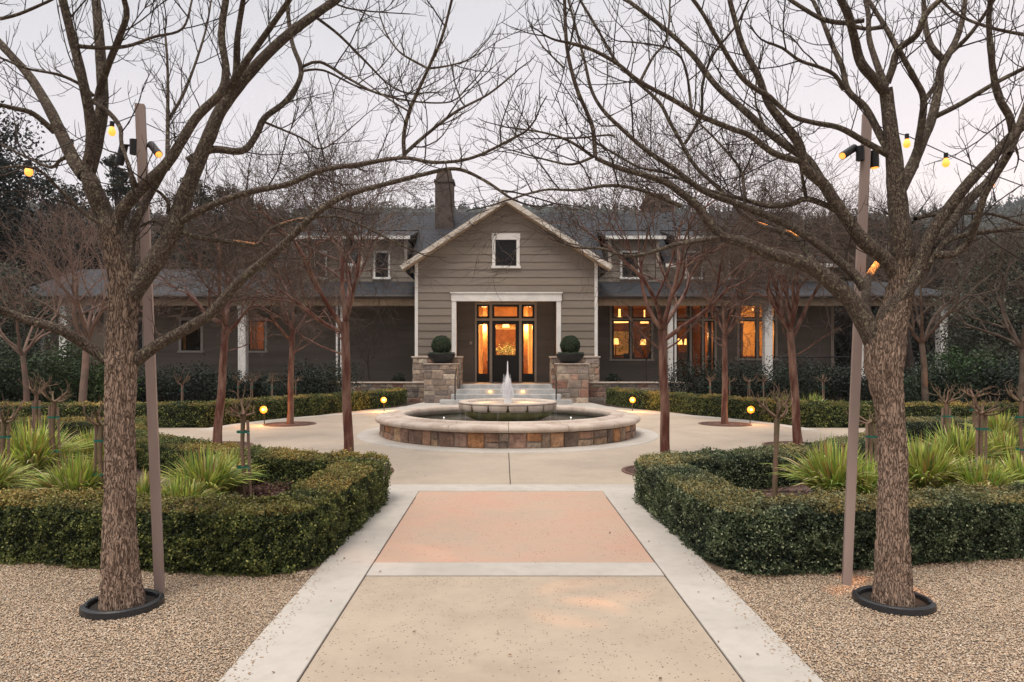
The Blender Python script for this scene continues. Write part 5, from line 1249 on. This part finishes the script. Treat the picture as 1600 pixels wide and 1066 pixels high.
# ================================================================ STRAPPY CLUMPS
def clump(x, y, rad, h, seed, label, n=520, bright=1.0):
    rs = np.random.RandomState(seed); root = thing('strappy_clump', label, 'plant', (x, y, .07), 0, 'strap leaved clumps in the beds')
    K = 6; a = rs.rand(n)*6.283; r0 = rad*.32*np.sqrt(rs.rand(n)); L = h*(.75+.55*rs.rand(n)); lean = (.08+.95*rs.rand(n)**.95)
    base = np.stack([r0*np.cos(a), r0*np.sin(a), 0*a], 1); a2 = a+rs.normal(size=n)*.5; dr = np.stack([np.cos(a2), np.sin(a2), 0*a2], 1)
    V = []; C_ = []; w0 = .0085+.006*rs.rand(n)
    side = np.stack([-np.sin(a2), np.cos(a2), 0*a2], 1); tw = rs.normal(size=(n, 1))*.5
    side = side+np.array([[0, 0, 1]])*tw*.4; side /= np.linalg.norm(side, axis=1)[:, None]
    pal = np.array([[.37, .45, .085], [.23, .33, .07], [.50, .52, .14], [.12, .19, .05], [.54, .48, .28], [.38, .22, .09]])
    ci = rs.choice(6, n, p=[.32, .27, .16, .12, .07, .06]); cc = pal[ci]*(.75+.5*rs.rand(n, 1))*bright
    tipc = np.where((rs.rand(n) < .22)[:, None], np.array([[.40, .27, .09]]), cc*1.25)
    for k in range(K+1):
        t = k/K; ho_ = L*lean*(t**1.35)*.85; zz = L*(t-.58*lean*t**2.2)
        c = base+dr*ho_[:, None]+np.stack([0*a, 0*a, zz], 1); wd = (w0*(1-t**2.5)+.0006)[:, None]
        V.append(np.stack([c-side*wd, c+side*wd], 1)); C_.append(np.repeat((cc*(1-t**2)+tipc*t**2)[:, None, :], 2, 1))
    V = np.stack(V, 1).reshape(-1, 3); Cc = np.stack(C_, 1).reshape(-1, 3); V[:, 2] = np.maximum(V[:, 2], .005)
    i = (np.arange(n)*(K+1)*2)[:, None]+np.arange(K)[None]*2
    Fq = np.stack([i, i+1, i+3, i+2], 2).reshape(-1, 4)
    link('leaves', arr_mesh('leaves', V, Fq, col=Cc, smooth=True), M['leaf'], root)
cl = [(50, 8.4, .55, .66, 'tall yellow green strappy clump at the far left of the left bed', 1.15), (-30, 7.0, .5, .5, 'strappy clump at the left picture edge behind the front hedge', 1),
      (118, 7.05, .48, .46, 'spreading strappy clump left of the left tree trunk', 1.0), (150, 9.2, .45, .50, 'orange tipped strappy clump farther back in the left bed', .95),
      (222, 6.6, .34, .36, 'small strappy clump between the left trunk and the pole', .9), (322, 7.15, .48, .50, 'wide bright strappy clump right of the left pole', 1.0), (285, 6.5, .36, .34, 'low strappy clump just behind the front left hedge', .95), (355, 7.9, .34, .40, 'small strappy clump beside the rose stake in the left bed', .95),
      (1303, 7.15, .50, .56, 'large upright strappy clump left of the right pole', 1.1), (1352, 6.9, .34, .44, 'small strappy clump between the right pole and trunk', 1), (1446, 7.5, .42, .58, 'upright bright strappy clump right of the right trunk', 1.05),
      (1530, 7.2, .48, .42, 'low spreading strappy clump around the large rose', 1.1), (1500, 8.9, .46, .60, 'upright yellow strappy clump behind in the right bed', 1.05), (1575, 9.0, .5, .50, 'pale arching strappy clump near the right picture edge', 1.2), (1600, 7.5, .4, .42, 'strappy clump cut by the right picture edge', 1.1), (1560, 11.5, .45, .55, 'strappy clump farthest back in the right bed', 1)]
for i, (px, Y, rad, h, lab, br) in enumerate(cl): clump(PX(px, Y), Y, rad*.9, h*1.12, 500+i, lab, int(820*(rad/.45)**1.2), br)
for i, (px, lab) in enumerate(((1220, 'small strappy tuft behind the back right hedge, left one'), (1268, 'small strappy tuft behind the back right hedge, right one'))):
    clump(PX(px, 18), 18, .5, .62, 560+i, lab, 220, .9)
rs = np.random.RandomState(78); n = 2600; sd = np.where(rs.rand(n) < .5, -1, 1); xx = 1.55+rs.rand(n)*3.2
Yb = np.where(sd < 0, 4.99+(xx-1.5)*.165, 4.99+(xx-1.6)*.21)+.03-np.abs(rs.normal(size=n))*.07
tag(link('hedge_litter', leaf_mesh('hedge_litter', np.stack([AX+sd*xx, Yb, .006+.006*rs.rand(n)], 1), .005+.006*rs.rand(n), np.stack([0*xx, 0*xx, 1+0*xx], 1)+rs.normal(size=(n, 3))*.4, np.array([.20, .13, .07])*(.3+.9*rs.rand(n, 1)), .6, rs), M['leaf']), 'brown clippings along the foot of the front hedges', 'leaf litter', kind='stuff')
# dry leaf litter in the beds
rs = np.random.RandomState(77); n = 9000
X = np.where(rs.rand(n) < .5, -1, 1)*(2.05+rs.rand(n)*3.2); Yy = 5.6+rs.rand(n)*4.0; k = (X-AX)**2+(Yy-14.85)**2 > 7.45**2
X, Yy = X[k], Yy[k]; n = len(X); pos = np.stack([X, Yy, .078+.02*rs.rand(n)], 1)
tag(link('leaf_litter', leaf_mesh('leaf_litter', pos, .012+.012*rs.rand(n), np.stack([0*X, 0*X, 1+0*X], 1)+rs.normal(size=(n, 3))*.4, np.array([.22, .13, .10])*(.4+1.0*rs.rand(n, 1)), .6, rs), M['leaf']), 'fallen leaves and bark scattered over the mulch beds', 'leaf litter', kind='stuff')
rs = np.random.RandomState(91); n = 420
X = rs.uniform(-3.6, 3.8, n); Yy = 3.2+rs.rand(n)**1.4*9.0; k = (np.abs(X-AX) < 1.45) | (Yy < 4.95); k &= ~((Yy > 11) & (np.abs(X) < 3)); k &= (rs.rand(n) < np.where(np.abs(np.abs(X-AX)-1.35) < .2, 1, .45)); X, Yy = X[k], Yy[k]; n = len(X)
tag(link('fallen_leaves', leaf_mesh('fallen_leaves', np.stack([X, Yy, np.full(n, .017)], 1), .006+.009*rs.rand(n), np.stack([0*X, 0*X, 1+0*X], 1)+rs.normal(size=(n, 3))*.22, np.array([.26, .15, .08])*(.4+.9*rs.rand(n, 1)), .6, rs), M['leaf']), 'small dry leaves blown over the path and gravel', 'leaf litter', kind='stuff')
def dry_shrub(px, Y, label, seed):
    rs = np.random.RandomState(seed); rng = random.Random(seed); root = thing('dry_perennial', label, 'plant', (PX(px, Y), Y, .07), 0, 'withered perennials'); T = Tubes(); E = []
    for k in range(70):
        a = rng.uniform(0, 6.28); P2, _, _ = grow(T, rng, (rng.gauss(0, .10), rng.gauss(0, .08), 0), nrm(math.cos(a)*.7, math.sin(a)*.7, 1), rng.uniform(.06, .2), .0025, up=0, jit=.25, sides=3); E += P2[2:]
    T.build('stems', M['rose'], root); c = np.repeat(np.array(E), 4, axis=0); c = c+rs.normal(size=c.shape)*.02
    link('dead_leaves', leaf_mesh('dead_leaves', c, .014, rs.normal(size=c.shape), np.array([.20, .11, .09])*(.5+rs.rand(len(c), 1)), .6, rs), M['leaf'], root)
dry_shrub(445, 6.9, 'withered brown perennial by the end of the left bed', 1); dry_shrub(405, 7.6, 'small withered perennial behind the rose stake, left bed', 2); dry_shrub(1255, 6.2, 'withered reddish perennial inside the right bed', 3)

# ================================================================ LEAFY SHRUBS AND BACKGROUND TREES
def shrub(x, y, z, rx, ry, h, seed, label, col, n=3500, ls=.03, group='evergreen shrubs below the porch', name='evergreen_shrub', cat='shrub', clumps=26):
    rs = np.random.RandomState(seed); root = thing(name, label, cat, (x, y, z), 0, group)
    T = Tubes(); rng = random.Random(seed)
    for k in range(9):
        a = rng.uniform(0, 6.28); grow(T, rng, (0, 0, 0), nrm(math.cos(a)*.5*rx, math.sin(a)*.5*ry, h*.8), h*.75, .02, up=.02, jit=.12, sides=5)
    T.build('stems', M['twig'], root)
    cc = rs.normal(size=(clumps, 3)); cc /= np.linalg.norm(cc, axis=1)[:, None]; cc *= (.45+.5*rs.rand(clumps, 1)); cc = cc*np.array([[rx, ry, h*.48]])+np.array([[0, 0, h*.5]])
    i = rs.randint(0, clumps, n); d = rs.normal(size=(n, 3)); d /= np.linalg.norm(d, axis=1)[:, None]; rr = (.24+.14*rs.rand(clumps))[i][:, None]*min(1.6, h)
    pos = cc[i]+d*rr*(.6+.5*rs.rand(n, 1)); sp = rs.rand(n) < .04; pos[sp] += d[sp]*rr[sp]*.5*rs.rand(sp.sum(), 1)
    pos[:, 2] = np.maximum(pos[:, 2], .02)
    c = np.array(col)*(.45+.9*rs.rand(n, 1))*(.7+.6*rs.rand(clumps, 1)[i])
    link('foliage', leaf_mesh('foliage', pos, ls*(.7+.6*rs.rand(n)), d+rs.normal(size=(n, 3))*.7, c, .5, rs), M['leaf'], root)
g1 = (.018, .030, .016); g2 = (.012, .020, .012)
rs0 = random.Random(2)
def ordn(i): return ('first', 'second', 'third', 'fourth', 'fifth', 'sixth', 'seventh', 'eighth', 'ninth', 'tenth', 'eleventh', 'twelfth')[i]
lx = [75, 120, 165, 212, 258, 305, 345, 392, 440, 482, 515]
for i, px in enumerate(lx):
    top = 570+rs0.uniform(-4, 10)+(8 if 330 < px < 450 else 0); Y = 22.3+rs0.uniform(-.4, .4)
    shrub(PX(px, Y), Y, 0, .75, .7, PZ(top, Y), 600+i, f'dark evergreen shrub below the left porch, {ordn(i)} from the left', (g1, g2)[i % 2], 4200, .036)
for i, px in enumerate([1075, 1112, 1158, 1205, 1250, 1292, 1335, 1385]):
    top = 566+rs0.uniform(-4, 10); Y = 22.4+rs0.uniform(-.4, .4)
    shrub(PX(px, Y), Y, 0, .75, .7, PZ(top, Y), 640+i, f'dark evergreen shrub below the right porch, {ordn(i)} from the left', (g2, g1)[i % 2], 4200, .036)
for i, (px, Y, top, col) in enumerate(((20, 19.5, 545, (.045, .07, .03)), (95, 20.5, 540, (.05, .085, .03)), (150, 21, 528, (.07, .11, .03)), (1440, 19.5, 575, (.03, .05, .025)), (1490, 19.8, 545, (.045, .085, .028)), (1545, 19.2, 558, (.022, .034, .022)), (1600, 19.5, 572, (.022, .034, .022)), (-40, 19, 550, (.03, .05, .025)), (1650, 19.4, 565, (.03, .045, .025)))):
    shrub(PX(px, Y), Y, 0, 1.15, .9, PZ(top, Y), 670+i, ('tall', 'full', 'bright green', 'low', 'glossy green', 'dense', 'dark', 'outermost left', 'outermost right')[i]+' leafy shrub at the '+('left' if px < 787 else 'right')+' end of the back planting', col, 5200, .045, 'big shrubs at the ends of the back beds', 'leafy_shrub')
# little weeping shrub left of the door and round ones by the wall
def bare_small(x, y, h, seed, label, m='twig', name='bare_shrub', z=.62, group='small bare shrubs by the walls', rr=.03, spread=1.0, levels=4, cat='shrub', L0=.36):
    rng = random.Random(seed); root = thing(name, label, cat, (x, y, z), 0, group); B = Tubes(); Tw = Tubes()
    pts, rad, _ = grow(B, rng, (0, 0, -.05), (0, 0, 1), h*.38, rr, up=.2, jit=.05, sides=8, tip=.8)
    def rec(p, d, L, r, lvl):
        P2, R2, D2 = grow(B if lvl < 2 else Tw, rng, p, d, L, r, up=.04, jit=.16, step=L/5, sides=6 if lvl < 2 else 3, tip=.6)
        if lvl >= levels: return
        for k in range(3 if lvl else 4):
            i = len(P2)-1 if k == 0 else rng.randint(2, len(P2)-1); rec(P2[i], side_dir(rng, D2[i], R(rng.uniform(20, 55)), .1), L*rng.uniform(.6, .85), max(R2[i]*.62, .003), lvl+1)
    for k in range(6):
        a = k*1.05+rng.uniform(-.3, .3); rec(pts[-1], nrm(math.cos(a)*.7*spread, math.sin(a)*.7*spread, 1), h*L0*.7, rr*.55, 0)
    B.build('trunk', M[m], root); Tw.build('twigs', M[m], root)
bare_small(PX(578, 26.6), 26.6, 2.3, 5, 'small bare shrub against the dark wall left of the entrance'); bare_small(PX(1010, 26.6), 26.6, 2.6, 6, 'small bare shrub in front of the lit living room window')
for px, lab in ((622, 'little round evergreen on the terrace left of the pier'), (958, 'little round evergreen on the terrace right of the pier')):
    shrub(PX(px, 26.2), 26.2, .62, .25, .25, .42, px, lab, g1, 900, .03, 'little round evergreens', 'round_shrub', clumps=10)

# bare garden trees at both sides
bare_small(PX(128, 17.2), 17.2, 5.2, 71, 'pinkish bare plum tree behind the left hedges', 'plumtwig', 'plum_tree', 0, 'bare garden trees', .10, 1.0, 5, 'tree', .40)
bare_small(PX(40, 18.5), 18.5, 4.6, 72, 'pinkish bare plum tree near the left picture edge', 'plumtwig', 'plum_tree', 0, 'bare garden trees', .08, 1.0, 5, 'tree', .40)
bare_small(PX(1447, 17.5), 17.5, 5.4, 73, 'bare tree with orange lit trunk behind the right hedges', 'twig_red', 'plum_tree', 0, 'bare garden trees', .085, 1.0, 5, 'tree', .40)
bare_small(PX(1590, 16.5), 16.5, 5.0, 74, 'bare twiggy tree near the right picture edge', 'twig_red', 'plum_tree', 0, 'bare garden trees', .07, 1.2, 5, 'tree', .40)
l = bpy.data.lights.new('uplight', 'SPOT'); l.energy = 40; l.color = (1, .36, .08); l.spot_size = R(40); l.shadow_soft_size = .03; lo = bpy.data.objects.new('uplight', l); C.objects.link(lo); lo.location = (PX(1475, 17), 16.9, .15); lo.rotation_euler = Vector((PX(1447, 17.5)-PX(1475, 17), .5, 1.6)).to_track_quat('-Z', 'Y').to_euler()

def crown_tree(x, y, h, rx, seed, label, col, trunk_r=.25, base=.25, n=9000, ls=.12, clumps=60, name='evergreen_tree', group='evergreen trees behind the house', shape='round', sparse=.5):
    rs = np.random.RandomState(seed); rng = random.Random(seed); root = thing(name, label, 'tree', (x, y, 0), 0, group); T = Tubes()
    P2 = [(0, 0, -.2)]; R2 = [trunk_r]
    for k in range(1, 9): P2.append((rng.gauss(0, .02*h)*.4, rng.gauss(0, .02*h)*.4, h*.95*k/8)); R2.append(trunk_r*(1-.85*k/8))
    T.add(P2, R2, 8); cen = []
    for k in range(clumps):
        f = base+(1-base)*(k+rng.random())/clumps; z = h*f
        if shape == 'cone': w_ = rx*(1.05-f)**.8*rng.uniform(.55, 1.05)
        elif shape == 'col': w_ = rx*math.sin(math.pi*min(.97, (f-base)/(1-base)*.9+.06))**.6*rng.uniform(.25, 1.05)
        else: w_ = rx*math.sqrt(max(.02, 1-((f-(base+1)/2)/((1-base)/2+.02))**2))*rng.uniform(.35, 1.0)
        a = rng.uniform(0, 6.28); c = (w_*math.cos(a), w_*math.sin(a), z); cen.append(c)
        i = max(0, min(8, int(f*8-1))); T.add([P2[i], ((P2[i][0]+c[0])/2, (P2[i][1]+c[1])/2, P2[i][2]*.4+z*.6-.1), c], [trunk_r*.22, trunk_r*.14, .02], 4)
    T.build('trunk', M['twig'], root)
    cen = np.array(cen); i = rs.randint(0, clumps, n); d = rs.normal(size=(n, 3)); d /= np.linalg.norm(d, axis=1)[:, None]
    cr = (rx*sparse*(.5+.7*rs.rand(clumps)))[i][:, None]; pos = cen[i]+d*cr*rs.rand(n, 1)**.45*np.array([[1, 1, .7]])
    c = np.array(col)*(.4+1.0*rs.rand(n, 1))*(.65+.7*rs.rand(clumps, 1)[i])
    link('crown', leaf_mesh('crown', pos, ls*(.6+.8*rs.rand(n)), d*.5+rs.normal(size=(n, 3)), c, .5, rs), M['leaf'], root)
dg = (.011, .018, .012); og = (.020, .028, .015)
BT = [(-25, 33, 13.2, 3.0, 'round', 'tall dark evergreen rising at the left picture edge', dg), (60, 42, 12.5, 3.2, 'round', 'dark evergreen second from the left edge behind the roof', dg), (118, 46, 13.0, 2.4, 'col', 'slender evergreen with open crown left of the left trunk', og),
      (182, 47, 15.5, 1.7, 'col', 'tall thin evergreen seen between the left trunk and pole', og), (205, 50, 14.0, 1.6, 'col', 'thin evergreen beside the tallest thin one', og),
      (262, 48, 11.5, 2.2, 'col', 'airy evergreen right of the left pole', og), (298, 46, 13.5, 2.3, 'col', 'airy evergreen with ragged top behind the left wing', og), (345, 46, 13.0, 2.6, 'col', 'broad airy evergreen behind the left wing', og), (390, 50, 13.3, 2.2, 'col', 'ragged evergreen near the upper roof end', og),
      (445, 44, 10.5, 3.2, 'round', 'dark rounded evergreen touching the upper roof end', dg), (150, 40, 9.5, 3.5, 'round', 'low dark evergreen above the left wing ridge', dg), (30, 38, 8.8, 4, 'round', 'low dark evergreen at far left above the shrubs', dg), (270, 42, 8.8, 3.5, 'round', 'low dark evergreen behind the left wing ridge', dg), (350, 42, 9.0, 3.4, 'round', 'low dark evergreen between the left wing and the main roof', dg),
      (1255, 44, 9.5, 3.0, 'round', 'dark evergreen behind the right roof end', dg), (1320, 42, 10.0, 3.2, 'round', 'dark evergreen left of the right pole', dg), (1385, 46, 10.2, 3.4, 'round', 'dark evergreen behind the right trunk', dg), (1440, 44, 9.6, 3.2, 'round', 'dark evergreen right of the right trunk', dg), (1560, 24, 4.9, 2.1, 'round', 'grey green olive tree at the right behind the shrubs', (.085, .095, .065)), (1612, 21, 5.4, 1.9, 'round', 'grey green olive tree cut by the right picture edge', (.08, .09, .06)),
      (8, 23, 4.6, 1.7, 'round', 'grey green olive tree at the left picture edge', (.085, .095, .065)), (-60, 34, 12.0, 4, 'round', 'dark evergreen outside the left edge', dg), (-120, 40, 13.0, 4, 'round', 'dark evergreen farthest left', dg), (1700, 40, 9.0, 4, 'round', 'dark evergreen farthest right', dg)]
for i, (px, Y, h, rx, shp, lab, col) in enumerate(BT):
    near = Y < 30; crown_tree(PX(px, Y), Y, h, rx, 800+i, lab, col, .22 if not near else .12, .45 if shp == 'col' and h > 12.6 else .2, 12000 if shp == 'round' else 8000, .10 if not near else .055, 70 if shp == 'round' else 46, shape=shp, sparse=.42 if shp == 'round' else .34, name='olive_tree' if near else 'evergreen_tree', group='olive trees' if near else 'evergreen trees behind the house')
for i, (px, h) in enumerate([(-60, 12), (-5, 12.2), (50, 11.8), (105, 11.6), (160, 11.4), (215, 10.8), (320, 10.6), (375, 10.8), (425, 10.8), (1215, 10.2), (1290, 11.2), (1350, 11.6), (1410, 11.4), (1500, 10.6), (1570, 10.0)]):
    crown_tree(PX(px, 52), 52, h, 3.6, 900+i, 'dark evergreen in the back row beyond the '+('left wing' if px < 787 else 'right wing')+', '+ordn(i if px < 787 else i-9)+' from the left', dg, .2, .05, 9000, .13, 60, sparse=.5)
# gnarled bare oak at right
bare_small(PX(1420, 34), 34, 10.2, 90, 'gnarled bare oak silhouetted behind the right trunk', 'twig', 'oak_tree', 0, 'bare oaks', .3, 1.3, 5, 'tree', .34)
bare_small(PX(1300, 36), 36, 8.6, 91, 'bare twiggy oak behind the right roof end', 'twig', 'oak_tree', 0, 'bare oaks', .22, 1.3, 5, 'tree', .34)
bare_small(PX(1555, 37), 37, 9.0, 92, 'bare twiggy oak near the right picture edge', 'twig', 'oak_tree', 0, 'bare oaks', .22, 1.3, 5, 'tree', .34)

# hills and far wood
def hillz(X, Y):
    u = X/Y*F+VX; sk = np.interp(u, [-800, 0, 250, 480, 700, 900, 1180, 1270, 1400, 1600, 2400], [300, 325, 345, 335, 336, 334, 338, 352, 345, 322, 300])
    top = (VY-sk)/F*420.0; f = np.clip((Y-90)/330, 0, 1); f = f*f*(3-2*f); return top*f-3+1.6*f
nx_, ny_ = 160, 40; gx = np.linspace(-900, 900, nx_); gy = np.concatenate([np.linspace(80, 430, 30), np.linspace(445, 900, 10)])
GX, GY = np.meshgrid(gx, gy); GZ = hillz(GX, np.maximum(GY, 1)); GZ = np.where(GY > 430, hillz(GX, 420+0*GY)*.98-(GY-430)*.05, GZ)+6*(npnoise(np.stack([GX.ravel(), GY.ravel(), 0*GX.ravel()], 1), .02, 4).reshape(GX.shape)-.5)*np.clip((GY-90)/100, 0, 1)
i = np.arange(ny_-1)[:, None]*nx_+np.arange(nx_-1)[None]; Fq = np.stack([i, i+1, i+nx_+1, i+nx_], 2).reshape(-1, 4)
tag(link('hills', arr_mesh('hills', np.stack([GX.ravel(), GY.ravel(), GZ.ravel()], 1), Fq, smooth=True), mat('wooded_hill', (.035, .045, .035), .95, vary=.5, vscale=.05, bump=1, bscale=.5, bdist=2)), kind='structure')
rs = np.random.RandomState(31); n = 3200; u = rs.uniform(-250, 1850, n); Yt = np.where(rs.rand(n) < .45, rs.uniform(395, 425, n), rs.uniform(150, 425, n)); Xt = (u-VX)/F*Yt; Zt = hillz(Xt, Yt)
hh = rs.uniform(4, 9.5, n); V = []; Fc = []; Cl = []; K = 16
for t in range(n):
    cx, cy, cz, h = Xt[t], Yt[t], Zt[t]-1.5, hh[t]; w_ = h*rs.uniform(.18, .34); b = len(V); c = np.array([.03, .042, .034])*rs.uniform(.6, 1.4)
    for q in range(K):
        f = rs.rand(); r = w_*(1-f)+.2; a = rs.rand()*6.28; px_, py_, pz_ = cx+r*math.cos(a)*.6, cy+r*math.sin(a)*.6, cz+h*f; s = w_*(1.1-f)*.55
        i0 = len(V); V += [(px_-s, py_, pz_-s*.4), (px_+s*.2, py_-s*.3, pz_-s*.6), (px_+s, py_, pz_-s*.3), (px_, py_+s*.2, pz_+s*1.3)]; Fc.append((i0, i0+1, i0+2, i0+3)); Cl += [c]*4
tag(link('forest', arr_mesh('forest', V, Fc, col=np.array(Cl)), M['leaf']), 'distant conifer forest covering the hills behind the house', 'forest', kind='stuff')

# ================================================================ PATH LIGHTS
for i, (px, py, Y, lab, en) in enumerate(((600, 625, 21.0, 'glowing garden lamp by the back left hedge near the steps', 30), (988, 625, 21.0, 'glowing garden lamp by the back right hedge near the steps', 30), (413, 640, 16.6, 'glowing garden lamp at the foot of the back left hedge farther out', 16), (1172, 640, 16.9, 'dim garden lamp in the back right hedge farther out', 8))):
    p = P(px, py, Y); r = thing('garden_lamp', lab, 'garden lamp', (p.x, p.y, 0), 0, 'low garden lamps')
    MB().tube([(0, 0, -.02), (0, 0, p.z-.03)], .012, 8).build('stake', M['black'], r)
    MB().tube([(0, .05, p.z+.02), (0, -.035, p.z)], .04, 14).build('lamp_head', M['black'], r)
    MB().lathe([(0, -.024), (.02, -.016), (.024, 0), (.02, .016), (.0, .024)], 0, 0, 16).build('bulb', M['glow'], r, smooth=True).location = (0, -.09, p.z)
    o_ = MB().lathe([(0, 0), (.085, .0), (.09, .012), (.0, .014)], 0, 0, 24).build('halo_disc', M['amberglow'], r); o_.rotation_euler = (R(90), 0, 0); o_.location = (0, -.045, p.z)  # glowing disc added for the glare around the bulb, not a lamp part
    l = bpy.data.lights.new('garden_glow', 'POINT'); l.energy = en*1.3; l.color = (1, .42, .10); l.shadow_soft_size = .04; lo = bpy.data.objects.new('garden_glow', l); C.objects.link(lo); lo.location = (p.x, p.y-.20, p.z+.01)

# ================================================================ HAZE
hz = MB().box(-1000, 1000, -80, 950, -9, 160).build('haze', None); tag(hz, kind='stuff')
hm = bpy.data.materials.new('thin_haze'); hm.use_nodes = True; t_ = hm.node_tree; t_.nodes.clear(); o_ = t_.nodes.new('ShaderNodeOutputMaterial'); v_ = t_.nodes.new('ShaderNodeVolumePrincipled')
v_.inputs['Color'].default_value = (.93, .95, 1.0, 1); v_.inputs['Density'].default_value = .00035; v_.inputs['Anisotropy'].default_value = .2
t_.links.new(v_.outputs[0], o_.inputs[1]); hz.data.materials.append(hm)
